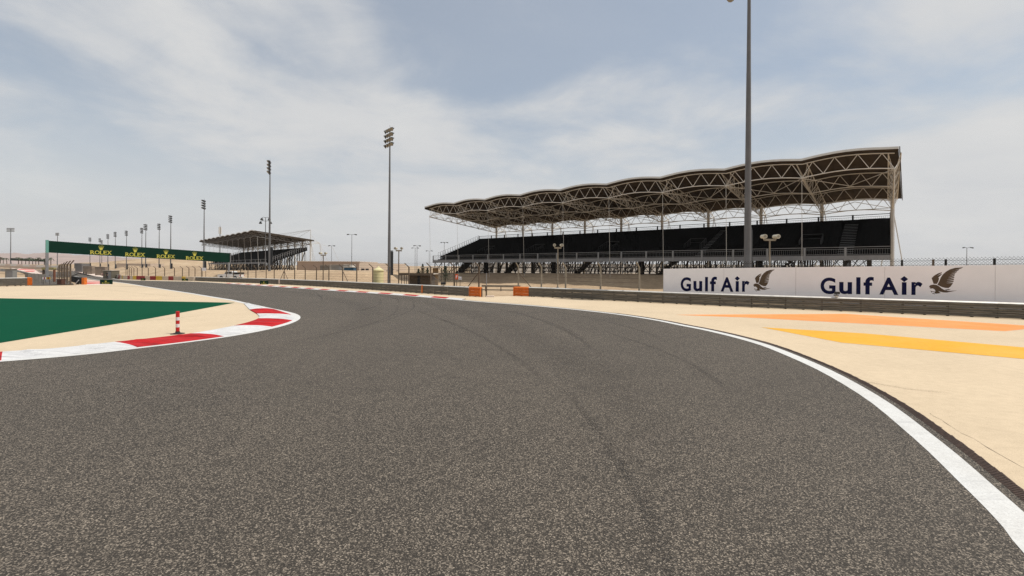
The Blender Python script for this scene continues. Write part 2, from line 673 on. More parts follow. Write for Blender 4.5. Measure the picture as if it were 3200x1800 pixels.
def thing(name, label, cat, loc=(0, 0, 0), rz=0.0, group=None):
    return link(name, None, None, loc, rz, label=label, cat=cat, group=group)


def copy_tree(o, parent=None):
    c = o.copy()
    C.objects.link(c)
    c.parent = parent
    for ch in list(o.children):
        copy_tree(ch, c)
    return c


def V3(p, dz=0.0):
    return Vector((p.x, p.y, level(p.y) + dz))


def inside(p, poly):
    r, j = False, len(poly) - 1
    for i in range(len(poly)):
        a, b = poly[i], poly[j]
        if (a.y > p.y) != (b.y > p.y) and p.x < (b.x - a.x) * (p.y - a.y) / (b.y - a.y) + a.x:
            r = not r
        j = i
    return r


def sheet(name, poly, mt, dz, grid=None, parent=None, **tags):
    """thin flat covering of the paved ground"""
    pts = [Vector((p[0], p[1])) for p in poly]
    n = len(pts)
    if grid:
        x0, x1 = min(p.x for p in pts), max(p.x for p in pts)
        y0, y1 = min(p.y for p in pts), max(p.y for p in pts)
        y = y0 + grid * .5
        while y < y1:
            x = x0 + grid * .5
            while x < x1:
                q = Vector((x, y))
                if inside(q, pts[:n]):
                    pts.append(q)
                x += grid
            y += grid
    r = delaunay_2d_cdt(pts, [], [list(range(n))], 1, 1e-5)
    me = bpy.data.meshes.new(name)
    me.from_pydata([(v.x, v.y, level(v.y) + dz) for v in r[0]], [], [tuple(f) for f in r[2]])
    me.materials.append(mt)
    bm = bmesh.new()
    bm.from_mesh(me)
    for f in bm.faces:
        f.normal_update()
        if f.normal.z < 0:
            f.normal_flip()
    bm.to_mesh(me)
    bm.free()
    return link(name, me, parent, **tags)


def ribbon(name, A, B, mt, dz, parent=None, uv=False, **tags):
    """strip between two 2D polylines of equal count"""
    vs, fs = [], []
    for a, b in zip(A, B):
        vs += [V3(a, dz), V3(b, dz)]
    for i in range(len(A) - 1):
        fs.append((2 * i, 2 * i + 1, 2 * i + 3, 2 * i + 2))
    me = bpy.data.meshes.new(name)
    me.from_pydata(vs, [], fs)
    me.materials.append(mt)
    if uv:
        l = me.uv_layers.new(name='UVMap')
        k = len(A) - 1
        for p in me.polygons:
            for li in p.loop_indices:
                vi = me.loops[li].vertex_index
                l.data[li].uv = ((vi // 2) / k, vi % 2)
    bm = bmesh.new()
    bm.from_mesh(me)
    for f in bm.faces:
        f.normal_update()
        if f.normal.z < 0:
            f.normal_flip()
    bm.to_mesh(me)
    bm.free()
    return link(name, me, parent, **tags)

# ================================================================== THE SETTING
# barrier lines on the ground, from the right of the picture round to the far left
BR = catmull(gps((1606, 925), (1656, 926.5), (1900, 939), (2200, 954), (2400, 963), (2800, 980), (3200, 998), (3700, 1024), (4600, 1075)), 1.0)
BL = catmull(gps((1503, 928), (1355, 919), (1200, 908.5), (1018, 896.5), (875, 888.7), (800, 885), (700, 881.5), (612, 878)), 1.0)
BT = catmull(gps((610, 878), (540, 876), (470, 875), (410, 873.5), (375, 871)), 1.0)
BF = catmull(gps((372, 871), (345, 866), (310, 857), (280, 849), (258, 843)), 3.0)
EDGE = [Vector((70, -60))] + BR[::-1] + BL + BT + BF + [Vector((-420, 420)), Vector((-900, 900))]
EDGE_T = resample(EDGE[:-2], 4.0) + EDGE[-2:]


def side_np(X, Y):
    """signed distance from the barrier line; positive on the desert side"""
    best = np.full(X.shape, 1e9)
    sign = np.ones(X.shape)
    for a, b in zip(EDGE_T, EDGE_T[1:]):
        dx, dy = b.x - a.x, b.y - a.y
        L2 = dx * dx + dy * dy + 1e-9
        t = np.clip(((X - a.x) * dx + (Y - a.y) * dy) / L2, 0, 1)
        ex, ey = X - (a.x + t * dx), Y - (a.y + t * dy)
        d = np.hypot(ex, ey)
        cr = dx * (Y - a.y) - dy * (X - a.x)
        near = d < best - 1e-9
        best = np.where(near, d, best)
        sign = np.where(near, np.where(cr < 0, 1.0, -1.0), sign)
    return best * sign


DUNES = [(-300, 430, 9.0, 46, 30), (-345, 400, 5.0, 50, 30), (-215, 330, 3.2, 34, 22), (-262, 300, 3.0, 26, 16), (-420, 470, 4, 60, 30),
         (-150, 205, 1.0, 24, 12), (-118, 118, .5, 10, 6), (-160, 260, 1.6, 30, 20), (-196, 232, 2.6, 16, 14), (60, 300, 2.0, 80, 40)]


def ground_np(X, Y):
    lv = np.interp(Y, GZ_Y, GZ_Z)
    s = side_np(X, Y)
    k = np.clip((-24.0 - X) / 10.0, 0, 1)          # the bank stands nearer the rail left of the tall mast
    t = np.clip((s - (27.0 - 19.5 * k)) / (14.0 - 3 * k), 0, 1)
    berm = (2.05 + .35 * k) * t * t * (3 - 2 * t)
    e = np.clip(s / 1.6, 0, 1)
    rough = (np.sin(X * .9 + 1.3 * np.sin(Y * .5)) * np.sin(Y * .73 + X * .21) * .05 + np.sin(X * .31 + 2) * np.sin(Y * .27) * .12) * np.clip((s - 2) / 8, 0, 1)
    far = np.clip((s - 2) / 10, 0, 1)
    for x, y, h, rx, ry in DUNES:
        rough = rough + far * h * np.exp(-((X - x) / rx) ** 2 - ((Y - y) / ry) ** 2)
    return lv - .08 + .08 * e + berm + rough


def soil(x, y):
    return float(ground_np(np.array([float(x)]), np.array([float(y)]))[0])


def axis(parts):
    out = []
    for a, b, st in parts:
        out += list(np.arange(a, b, st))
    return np.array(out + [parts[-1][1]])


gx = axis([(-9000, -2000, 1000), (-2000, -600, 200), (-600, -320, 20), (-320, -170, 6), (-170, 100, 2.5), (100, 200, 10), (200, 600, 40), (600, 2000, 200), (2000, 9000, 1000)])
gy = axis([(-1500, -100, 200), (-100, -20, 10), (-20, 190, 2.5), (190, 480, 7), (480, 900, 40), (900, 2000, 200), (2000, 9000, 1000)])
GX, GY = np.meshgrid(gx, gy)
GZ = ground_np(GX, GY)
nx, ny = len(gx), len(gy)
me = bpy.data.meshes.new('ground')
me.from_pydata(np.stack([GX.ravel(), GY.ravel(), GZ.ravel()], 1).tolist(), [],
               [(j * nx + i, j * nx + i + 1, (j + 1) * nx + i + 1, (j + 1) * nx + i) for j in range(ny - 1) for i in range(nx - 1)])
me.materials.append(SAND)
me.polygons.foreach_set('use_smooth', [True] * len(me.polygons))
link('ground', me, kind='structure')

def mat_scuff(name='scuff', col=(.25, .19, .13), alpha=.52):
    if name not in MATS:
        m_ = RUBBER.copy()
        m_.name = name
        m_.node_tree.nodes['Principled BSDF'].inputs['Base Color'].default_value = (*col, 1)
        for nd in m_.node_tree.nodes:
            if nd.type == 'MATH' and abs(nd.inputs[1].default_value - .52) < 1e-4:
                nd.inputs[1].default_value = alpha
        MATS[name] = m_
    return MATS[name]


# painted run-off: everything between the barriers
infield = gps((372, 874), (330, 878), (100, 893))
run = [Vector((60, -40))] + resample(offset(BR, .3)[::-1], 2.0) + resample(offset(BL, -.25), 2.0) + resample(BT, 3.0) + \
      [gp(372, 874), gp(345, 876), gp(325, 882), gp(232, 891.5), gp(98, 893), gp(0, 896), gp(-500, 900), Vector((-110, 20)), Vector((-90, -40))]
runoff = sheet('run_off', run, CREAM, 0.0, grid=4.0, kind='structure')

# ---- the track
outer_near = [gp(*p) for p in ((3200, 1740), (3128, 1650), (3070, 1586), (2983, 1499), (2896, 1412), (2809, 1334), (2722, 1261), (2635, 1203), (2548, 1154), (2461, 1114), (2374, 1079),
                               (2300, 1057), (2245, 1043), (2183, 1029), (2121, 1017), (2059, 1004), (1966, 988.5), (1873, 976.5), (1748, 963.5), (1624, 953), (1500, 943.7))]
outer_far = [gp(*p) for p in ((1400, 935), (1250, 923), (1150, 916), (1000, 906), (875, 897), (700, 886), (602, 880.5), (478, 878), (400, 876), (340, 869.5), (290, 860.5), (250, 851))]
OUT = catmull([Vector((1.6, -9)), Vector((3.0, -1.5)), Vector((4.1, 2.3))] + outer_near + outer_far, .6)
kerb_out = [gp(*p) for p in ((0, 1131), (224, 1113), (429, 1090), (701, 1055), (853.5, 1027), (913, 1010), (937, 997), (938.5, 990), (928, 982), (894.5, 973), (842, 962), (764, 945), (730, 937.5), (682, 930))]
inner_far = [gp(*p) for p in ((560, 910.5), (470, 897), (400, 886), (351, 880), (300, 874), (262, 868), (225, 859.5))]
d0 = kerb_out[0] - kerb_out[1]
INN = catmull([kerb_out[0] + d0 * 14, kerb_out[0] + d0 * 6, kerb_out[0] + d0 * 2.4] + kerb_out + inner_far, .5)
track = sheet('race_track', [Vector((-60, -40)), Vector((1.2, -40))] + resample(offset(OUT, -.55), .7) + resample(offset(INN, .1)[::-1], .5), ASPH, .004, grid=3.0, kind='structure')

# white edge lines
near_n = 0
for i, p in enumerate(OUT):
    if (p - outer_near[-1]).length < .35:
        near_n = i
OUTN = OUT[:near_n + 1]
ribbon('edge_line', offset(OUTN, -.02), offset(OUTN, -.35), LINE, .008, track)
ribbon('edge_line', OUT[near_n:], offset(OUT[near_n:], -.30), LINE, .008, track)
# drain grate between the line and the run-off
gi = [i for i, p in enumerate(OUTN) if p.y < 27]
OG = OUTN[:gi[-1] + 1]
gr = resample(OG, .5)
grate = MB()
ga, gb = offset(gr, -.47), offset(gr, -.61)
channel = ribbon('drain_channel', ga, gb, GRATE, .006, track)
gs = resample(OG, .06)
A, B = offset(gs, -.475), offset(gs, -.605)
for i in range(0, len(gs) - 1):
    if gs[i].y > 16 or gs[i].y < 2.5:
        continue
    p, q = V3(A[i], .012), V3(B[i], .012)
    t = (gs[i + 1] - gs[i]).normalized() * .013
    grate.add([p - Vector((t.x, t.y, 0)), p + Vector((t.x, t.y, 0)), q + Vector((t.x, t.y, 0)), q - Vector((t.x, t.y, 0))], [(3, 2, 1, 0)])
go = grate.build('grate_bars', GRATE, track, kind='stuff')
# broken asphalt lip between run-off and grate
lip = MB()
ea = offset(gs, -.60)
for i in range(0, len(gs) - 3, 3):
    if gs[i].y < 2:
        continue
    w = .008 + .025 * random.random() ** 2 + (.025 if random.random() < .05 else 0)
    w2 = .008 + .025 * random.random() ** 2
    o1, o2 = offset(gs[i:i + 4], -.60 - w)[0], offset(gs[i:i + 4], -.60 - w2)[3]
    lip.add([V3(ea[i], .009), V3(ea[i + 3], .009), V3(o2, .009), V3(o1, .009)], [(0, 1, 2, 3)])
lip.build('worn_edge', GRATE, track, kind='stuff')

# inner line along the infield before and after the apex
ki = min(range(len(INN)), key=lambda i: (INN[i] - gp(800, 953.5)).length)
ribbon('edge_line', INN[ki:], offset(INN[ki:], .34), LINE, .008, track)

# tyre marks
MARKS = [([(1075, 905), (1160, 918), (1240, 935), (1247, 950)], .22), ([(870, 893), (970, 908), (1000, 925), (1007, 950)], .24), ([(1500, 955), (1610, 978), (1690, 1002), (1770, 1035), (1850, 1090), (1890, 1125)], .24),
         ([(1300, 970), (1380, 1000), (1430, 1020)], .2), ([(1340, 980), (1480, 1040), (1600, 1110), (1690, 1180), (1720, 1210)], .24), ([(1560, 962), (1670, 992), (1760, 1024), (1850, 1075)], .16),
         ([(1765, 1215), (1810, 1270), (1870, 1350), (1930, 1440), (1985, 1540), (2040, 1650), (2100, 1790), (2150, 1900)], .2), ([(1620, 960), (1800, 985), (1990, 1030), (2110, 1080)], .18),
         ([(1245, 952), (1225, 985), (1150, 1015), (1010, 1050), (880, 1075)], .18), ([(700, 1100), (560, 1122), (430, 1138), (300, 1150)], .12), ([(1190, 935), (1180, 955), (1110, 975)], .18), ([(1290, 940), (1290, 965), (1240, 990), (1130, 1025)], .14),
         ([(1900, 1040), (2050, 1090), (2180, 1150), (2300, 1240)], .22),
         ([(1150, 915), (1400, 960), (1640, 1040), (1830, 1160), (1990, 1330), (2130, 1560), (2240, 1850)], 2.2), ([(700, 890), (1000, 925), (1150, 970), (1080, 1030), (800, 1110), (350, 1220)], 1.8)]
for pts, w in MARKS:
    c = catmull(gps(*pts), .5)
    ribbon('tyre_mark', offset(c, w / 2), offset(c, -w / 2), RUBBER if w < 1 else mat_scuff('racing_line', (.02, .018, .017), .22), .0095 if w < 1 else .0065, track, uv=True)

# ---- the kerb at the apex: stepped blocks, red and white
KN = [((-330, 1128), (-360, 1158)), ((-150, 1116), (-170, 1141)), ((8, 1103), (4, 1127)), ((170, 1092), (210, 1110)), ((358, 1072), (429, 1086)), ((480, 1059), (570, 1069.5)), ((596, 1045), (701, 1051.5)),
      ((668, 1033), (780, 1037)), ((730, 1020.6), (850, 1021.5)), ((779, 1008), (892, 1010)), ((807, 997), (914, 1001)), ((810, 990), (920, 992)), ((803, 982), (911, 984)), ((793, 976), (885, 975)), ((781, 969), (855, 966)), ((768, 956), (815, 957.5)), ((762, 949.5), (785, 951))]
KI = catmull([gp(*k[0]) for k in KN], n=42)
KO = catmull([gp(*k[1]) for k in KN], n=42)
kerb = link('kerb', None, kind='structure', loc=(0, 0, 0))
cuts = [(0, 2, KRED), (2, 4, KWHITE), (4, 6, KRED), (6, 8, KWHITE), (8, 10, KRED), (10, 12, KWHITE), (12, 14, KRED), (14, 16, KWHITE)]
sacc = [0.0]
for i in range(len(KI) - 1):
    sacc.append(sacc[-1] + ((KI[i + 1] - KI[i]).length + (KO[i + 1] - KO[i]).length) * .5)
for a, b, mt in cuts:
    m = MB()
    rows = range(a * 42, b * 42 + 1)
    NA = 8
    for i in rows:
        for j in range(NA + 1):
            f = j / NA
            p = KO[i].lerp(KI[i], f)
            ph = ((sacc[i] + f * .5) % 1.35) / 1.35
            tooth = (ph / .12 if ph < .12 else (1 - ph) / .88) * .075 * min(1, f * 3) * min(1, (1 - f) * 4)
            m.v.append((p.x, p.y, level(p.y) + .010 + .045 * f * (1 - .25 * f) + tooth))
    n = NA + 1
    for i in range(len(rows) - 1):
        for j in range(NA):
            m.f.append((i * n + j, i * n + j + 1, (i + 1) * n + j + 1, (i + 1) * n + j))
            m.m.append(0)
    k0 = len(m.v)
    for i in range(len(rows)):                      # back edge down to the ground
        x, y, z = m.v[i * n + NA]
        m.v.append((x, y, z - .07))
    for i in range(len(rows) - 1):
        m.f.append((i * n + NA, k0 + i, k0 + i + 1, (i + 1) * n + NA))
        m.m.append(0)
    o = m.build('kerb_block', mt, kerb)
    bm = bmesh.new()
    bm.from_mesh(o.data)
    bmesh.ops.recalc_face_normals(bm, faces=bm.faces)
    if sum(f.normal.z for f in bm.faces) < 0:
        for f in bm.faces:
            f.normal_flip()
    bm.to_mesh(o.data)
    bm.free()
# white line along the kerb's foot
k1 = min(range(len(INN)), key=lambda i: (INN[i] - gp(790, 951)).length)
ka = max(range(len(INN)), key=lambda i: -(INN[i] - (kerb_out[0] + d0 * 6)).length)
sheet('edge_line', resample(INN[ka:k1 + 1], .4) + resample(KO[::-1], .4), LINE, .0085, None, track)

# ---- flat red and white kerb along the outside of the track
fk = [p for p in OUT if gp(1455, 939).y < p.y < gp(690, 885.5).y]
fk = resample(fk, 2.2)
fkerb = link('outer_kerb', None, kind='structure')
for i in range(len(fk) - 1):
    seg = catmull([fk[i], fk[i + 1]], 1.0)
    pts = fk[max(0, i - 1):i + 3]
    j = 1 if i else 0
    t = (fk[i + 1] - fk[i]).normalized()
    nrm = Vector((t.y, -t.x))
    sk = t * .55
    m = MB()
    a, b = fk[i] + nrm * .30, fk[i + 1] + nrm * .30
    c, d = fk[i + 1] + nrm * 1.15 + sk, fk[i] + nrm * 1.15 + sk
    m.add([V3(a, .012), V3(b, .012), V3(c, .05), V3(d, .05), V3(c + nrm * .05, 0), V3(d + nrm * .05, 0)], [(0, 1, 2, 3), (3, 2, 4, 5)])
    o = m.build('kerb_block', KRED if i % 2 else KWHITE, fkerb)
    for p in o.data.polygons:
        if p.normal.z < 0:
            p.flip()

# ---- painted shapes on the run-off
sheet('green_paint', gps((-700, 936), (0, 932), (735, 946), (470, 995), (0, 1072), (-700, 1190)), GREEN, .005, None, runoff)
dr = [gp(474, 898), gp(340, 894.5), gp(100, 894.5), gp(0, 896)]
sheet('orange_paint', gps((2110, 984), (2330, 992), (3140, 1035), (3280, 1021), (3200, 1017), (2640, 981)), ORANGE, .005, None, runoff)
sheet('yellow_paint', gps((2380, 1023), (2630, 1071), (3200, 1122), (3500, 1150), (3500, 1110), (3200, 1086), (2700, 1042)), YELLOW, .005, None, runoff)
dl = resample(catmull(gps((474, 897.8), (340, 894), (165, 893), (60, 893)), 1.0), 1.0)
ribbon('drain_slot', offset(dl, .12), offset(dl, -.12), GRATE, .005, runoff)
sheet('service_pad', gps((98, 891.5), (165, 890.5), (232, 888.5), (205, 872), (140, 868), (100, 872)), ASPH, .006, None, runoff)
ck = catmull(gps((2905, 1292), (2960, 1325), (3000, 1352), (3045, 1372), (3090, 1402), (3140, 1430), (3200, 1462), (3260, 1500)), .12)
rk = random.Random(9)
ck = [p + Vector((rk.uniform(-.012, .012), rk.uniform(-.02, .02))) for p in ck]
ribbon('crack', ck, [p + Vector((.004 + .007 * rk.random(), .004)) for p in ck], GRATE, .004, runoff)
for pts, w in (([(2520, 1170), (2660, 1185), (2830, 1215), (2990, 1230)], .2), ([(330, 905), (480, 921), (600, 930)], .25), ([(350, 1010), (480, 1000), (640, 985)], .18)):
    c = catmull(gps(*pts), .5)
    ribbon('tyre_scuff', offset(c, w / 2), offset(c, -w / 2), mat_scuff(), .0065, runoff, uv=True)
# stripes beyond the corner exit
far_paint = sheet('far_run_off', gps((225, 846), (233, 839.5), (262, 839.5), (320, 862), (345, 868), (300, 863.5)), PALE, .01, 6.0, kind='structure')
for q in (((236, 841), (258, 840.5), (270, 845), (245, 845.5)), ((262, 848.5), (280, 848), (292, 853), (275, 853.5)), ((283, 857), (305, 856.5), (312, 860), (297, 861))):
    sheet('red_stripe', gps(*q), PALERED, .016, 4.0, far_paint)
exit_paint = sheet('exit_apron', gps((266, 873.5), (310, 877.5), (351, 881.5), (345, 890), (266, 890)), PALE, .005, None, runoff)
for q in (((267, 876.5), (318, 879.5), (325, 881), (267, 879)), ((267, 882), (330, 883), (312, 886), (267, 888))):
    sheet('red_stripe', gps(*q), PALERED, .011, None, exit_paint)
left_paint = sheet('pit_apron', gps((30, 838), (100, 836.5), (150, 861), (120, 860), (85, 851)), PALE, .01, 6.0, kind='structure')
for q in (((52, 841), (100, 839.5), (110, 843), (62, 843.5)), ((72, 846), (115, 845.5), (122, 849), (84, 849.5))):
    sheet('red_stripe', gps(*q), PALERED, .016, 5.0, left_paint)
far_road = sheet('far_track', gps((0, 848), (60, 850), (120, 863), (150, 868), (214, 866), (252, 850.5), (226, 846.5), (190, 850), (150, 846), (60, 841), (0, 839)), ASPH, .003, 8.0, kind='structure')

# far hills on the left horizon
m = MB()
rng = random.Random(3)
HN = 90
prof = [(-500, 796), (-200, 793), (0, 793), (40, 790.5), (90, 793), (140, 789), (190, 792), (250, 797), (330, 800), (420, 806), (520, 811), (640, 818), (760, 826), (900, 832)]
for i in range(HN + 1):
    px = -500 + 1400 * i / HN
    top = np.interp(px, [p[0] for p in prof], [p[1] for p in prof]) + 1.2 * math.sin(i * 1.9) + .8 * math.sin(i * .7)
    for k, (yy, fr) in enumerate(((2300, 0.0), (2600, .28), (2850, .55), (3100, .80), (3400, 1.0), (3900, .5))):
        q = at(px, top, 3400)
        x = (px - CX) * yy / FPX
        z = 6 + (q.z - 6) * fr + (rng.uniform(-3, 3) if 0 < k < 4 else 0)
        m.v.append((x, yy, z))
for i in range(HN):
    for k in range(5):
        a = i * 6 + k
        m.f.append((a, a + 6, a + 7, a + 1))
        m.m.append(0)
m.build('hills', HILLM, kind='structure', smooth=True)


# ================================================================== GUARDRAILS
WP = [(0.0, -.155), (.03, -.15), (.088, -.105), (.088, -.06), (.015, -.02), (.015, .02), (.088, .06), (.088, .105), (.03, .15), (0.0, .155)]   # depth, height


def guardrail(pts, label, beams=3, seg=4.0, orange=(), stand=.025, flip=1, cap=True, group='steel guardrails beside the track', post_mat=None, bh=.262, olen=1.0):
    """pts run right to left with the track on the left-hand side of travel"""
    L = resample(pts, seg)
    if olen < 1:
        L.insert(1, L[0].lerp(L[1], olen))
    o = thing('guardrail', label, 'guardrail', (0, 0, 0), group=group)
    top = stand + beams * bh
    for i in range(len(L) - 1):
        a, b = L[i], L[i + 1]
        t = (b - a).normalized()
        nr = Vector((-t.y, t.x)) * flip
        mt = ORGM if i in orange else GALV
        za, zb = level(a.y), level(b.y)
        over = t * .01
        for k in range(beams):
            m = MB()
            zc = stand + bh * (k + .5) + random.uniform(-.006, .006)
            sg = bh / .318
            for p, z0 in ((a + over, za), (b - over, zb)):
                for dd, hh in WP:
                    q = p + nr * (dd + .02)
                    m.v.append((q.x, q.y, z0 + zc + hh * sg))
                for dd, hh in reversed(WP):
                    q = p + nr * (dd + .012)
                    m.v.append((q.x, q.y, z0 + zc + hh * sg))
            n = 2 * len(WP)
            for j in range(n):
                m.f.append((j, (j + 1) % n, n + (j + 1) % n, n + j))
                m.m.append(0)
            ob = m.build('rail_beam', mt, o)
            if i in orange:
                ob['label'] = 'orange painted rail at the opening'
        if cap:  # added strip, paler than the beams, stands in for their sunlit upper lip
            m = MB()
            for p, z0 in ((a, za), (b, zb)):
                for dd, hh in ((-.12, 0), (.10, 0), (.10, .015), (.0, .085), (-.12, .085)):
                    q = p + nr * dd
                    m.v.append((q.x, q.y, z0 + top + .004 + hh))
            m.f += [(j, (j + 1) % 5, (j + 1) % 5 + 5, j + 5) for j in range(5)] + [(4, 3, 2, 1, 0), (5, 6, 7, 8, 9)]
            m.m += [0] * 7
            m.build('added_sun_lip', ORGM if i in orange else GALVPALE, o)
        for f in (.0, .5):
            p = a.lerp(b, f) - nr * .07
            MB().box((p.x, p.y, level(p.y) + (top - .02) / 2 - .02), (.12, .14, top + .02), math.atan2(t.y, t.x)).build('post', post_mat or RUST, o)
    ends = [L[0]] if 0 in orange else []
    if orange and max(orange) == len(L) - 2:
        ends.append(L[-1])
    for e in ends:
        i = 0 if e is L[0] else len(L) - 2
        t = (L[i + 1] - L[i]).normalized()
        MB().box((e.x, e.y, level(e.y) + top / 2 + .02), (.05, .26, top + .04), math.atan2(t.y, t.x)).build('end_plate', ORGM, o)
    return o


nR = len(resample(BR, 2.0)) - 1
guardrail(BR, 'long steel guardrail in front of the white airline hoarding, orange end by the opening', orange=(0,), seg=2.0, flip=-1, olen=.77)
gl = guardrail(BL, 'long steel guardrail along the outside of the corner, orange end by the opening', orange=(0,), seg=2.2, olen=.68)
p = gp(875, 888.7)
# orange and white marker strips on the left run
for px_, w_, mt_ in ((1317, .22, ORGM), (871, .5, PALE)):
    i = min(range(len(BL) - 1), key=lambda k: abs(px_of(BL[k].x, BL[k].y) - px_))
    t = (BL[i + 1] - BL[i]).normalized()
    q = BL[i] + Vector((-t.y, t.x)) * .125
    MB().box((q.x, q.y, level(q.y) + .46), (w_, .03, .80), math.atan2(t.y, t.x)).build('marker_strip', mt_, gl)
# the rail across the back of the opening
ga_ = [gp(1500, 915) + Vector((0, 2.6)), gp(1610, 916) + Vector((.6, 2.4))]
g2 = thing('guardrail', 'single low rail across the back of the opening between orange ends', 'guardrail', group='steel guardrails beside the track')
A_, B_ = ga_
t = (B_ - A_).normalized()
for z0, nm in ((.62, 'rail_beam'), (.18, 'rail_beam')):
    MB().box(((A_.x + B_.x) / 2, (A_.y + B_.y) / 2, z0), ((B_ - A_).length, .07, .2 if z0 > .5 else .12), math.atan2(t.y, t.x)).build(nm, GALV, g2)
for f in (.1, .5, .9):
    q = A_.lerp(B_, f)
    MB().box((q.x, q.y + .08, .3), (.1, .1, .8), 0).build('post', RUST, g2)
# left foreground rail
LB = catmull([gp(-420, 903), gp(-150, 898.5), gp(0, 894.5), gp(97, 891.5)], 1.0)[::-1]
nL = len(resample(LB, 2.2)) - 1
guardrail(LB, 'pale steel guardrail at the left edge with orange painted end', orange=(0,), seg=2.2, flip=1, beams=4, bh=.25, olen=.3)
LB2 = catmull([gp(-200, 886), gp(0, 884), gp(82, 880)], 1.0)[::-1]
guardrail(LB2, 'second guardrail just behind the one at the left edge', seg=3.0, beams=2, flip=1)

# ---- tyre wall beyond the corner exit
tw = thing('tyre_barrier', 'low wall of red, yellow and pale tyre blocks beyond the corner exit', 'tyre wall')
TB = resample(BT, 1.9)
pat = [TYREW, TYREW, TYREY, TYREW, TYREW, TYRER, TYREW, TYREY, TYRER, TYREW, TYRER, TYRER, TYREY, TYREW, TYRER, TYREW]
for i in range(len(TB) - 1):
    a, b = TB[i], TB[i + 1]
    t = (b - a).normalized()
    c = (a + b) / 2
    m = MB()
    L = (b - a).length - .06
    for k in range(3):
        m.box((c.x, c.y, level(c.y) + .16 + k * .30), (L - (.03 if k == 1 else 0), .62 - (.05 if k == 1 else 0), .29), math.atan2(t.y, t.x))
    m.build('tyre_block', pat[i % len(pat)], tw)
BW = resample(BF, 9.0)
for i in range(len(BW) - 1):
    a, b = BW[i], BW[i + 1]
    t = (b - a).normalized()
    c = (a + b) / 2
    MB().box((c.x, c.y, level(c.y) + .5), ((b - a).length - .15, .8, 1.15), math.atan2(t.y, t.x)).build('tyre_block', (WALLG, TYREW, TYRER)[i % 3], tw)


# ================================================================== CATCH FENCES
def bent_post(h=2.78, r=.055, reach=.55, rise=.42, mt=RUST):
    m = MB()
    m.box((0, 0, h / 2 - .2), (r * 2, r * 2, h + .4))
    m.tube((0, 0, h - .03), (reach, 0, h + rise), r, 4)
    return m.mesh('post', mt)


POST_A = bent_post()
POST_B = bent_post(mt=mat('pale_post', (.30, .26, .20), .7, .1, .3, 3))


def fence(line, spots, label, mesh=POST_A, wires=(1.15, 1.5, 1.85, 2.2, 2.5, 2.76), reach=.55, rise=.42, braces=(), ground=None):
    """line: ground polyline of the fence; spots: post points on it"""
    o = thing('catch_fence', label, 'fence', group='catch fences behind the guardrails')
    zf = ground or (lambda p: max(level(p.y), soil(p.x, p.y) if False else level(p.y)))
    tops = []
    for i, p in enumerate(spots):
        a, b = spots[max(0, i - 1)], spots[min(len(spots) - 1, i + 1)]
        t = (b - a).normalized()
        inn = Vector((-t.y, t.x))
        z = zf(p)
        link('post', mesh, o, (p.x, p.y, z), math.atan2(inn.y, inn.x))
        tops.append((p, inn, z))
    for w in wires:
        m = MB()
        for (p, n_, z), (q, n2_, z2) in zip(tops, tops[1:]):
            m.tube((p.x, p.y, z + w), (q.x, q.y, z2 + w), .009, 3, caps=False)
        m.build('wire', DARK, o)
    for f in (.5, .95):
        m = MB()
        for (p, n_, z), (q, n2_, z2) in zip(tops, tops[1:]):
            a, b = p + n_ * reach * f, q + n2_ * reach * f
            m.tube((a.x, a.y, z + 2.78 + rise * f), (b.x, b.y, z2 + 2.78 + rise * f), .009, 3, caps=False)
        m.build('wire', DARK, o)
    for i, dx in braces:
        p, n_, z = tops[i]
        t = Vector((n_.y, -n_.x))
        q = p + t * dx
        MB().tube((p.x, p.y, z + 2.3), (q.x, q.y, z - .1), .045, 5).build('brace', RUST, o)
    return o


def on_line(line, px):
    i = min(range(len(line) - 1), key=lambda k: abs(px_of(line[k].x, line[k].y) - px))
    a, b = line[i], line[i + 1]
    fa, fb = px_of(a.x, a.y) - px, px_of(b.x, b.y) - px
    f = fa / (fa - fb) if abs(fa - fb) > 1e-6 else 0
    return a.lerp(b, max(-.5, min(1.5, f)))


FR = offset(BR, .95)
FL = offset(BL, -.95)
FR = offset(BR, .95) if (offset(BR, .95)[5].y > BR[5].y) else offset(BR, -.95)
FL = FL if FL[5].y > BL[5].y else offset(BL, .95)
fence(FR, [on_line(FR, x) for x in (1620, 1692, 1768, 1877, 1998)][::-1], 'bent-topped catch fence behind the guardrail left of the airline hoarding', POST_B, braces=((4, -2.2),))
fence(FL, [on_line(FL, x) for x in (1497, 1420, 1346, 1278, 1218, 1165, 1115, 1071, 1028, 989, 954, 921, 888, 857, 832, 800, 775, 752, 730, 708)], 'long bent-topped catch fence behind the guardrail along the corner', POST_A,
      braces=((0, 2.4), (7, -2.6), (12, 2.3), (12, -2.3)))
FT = offset(BT, -1.2) if offset(BT, -1.2)[3].y > BT[3].y else offset(BT, 1.2)
fence(FT, resample(FT, 3.0), 'close-spaced bent catch fence behind the coloured tyre wall', POST_A)

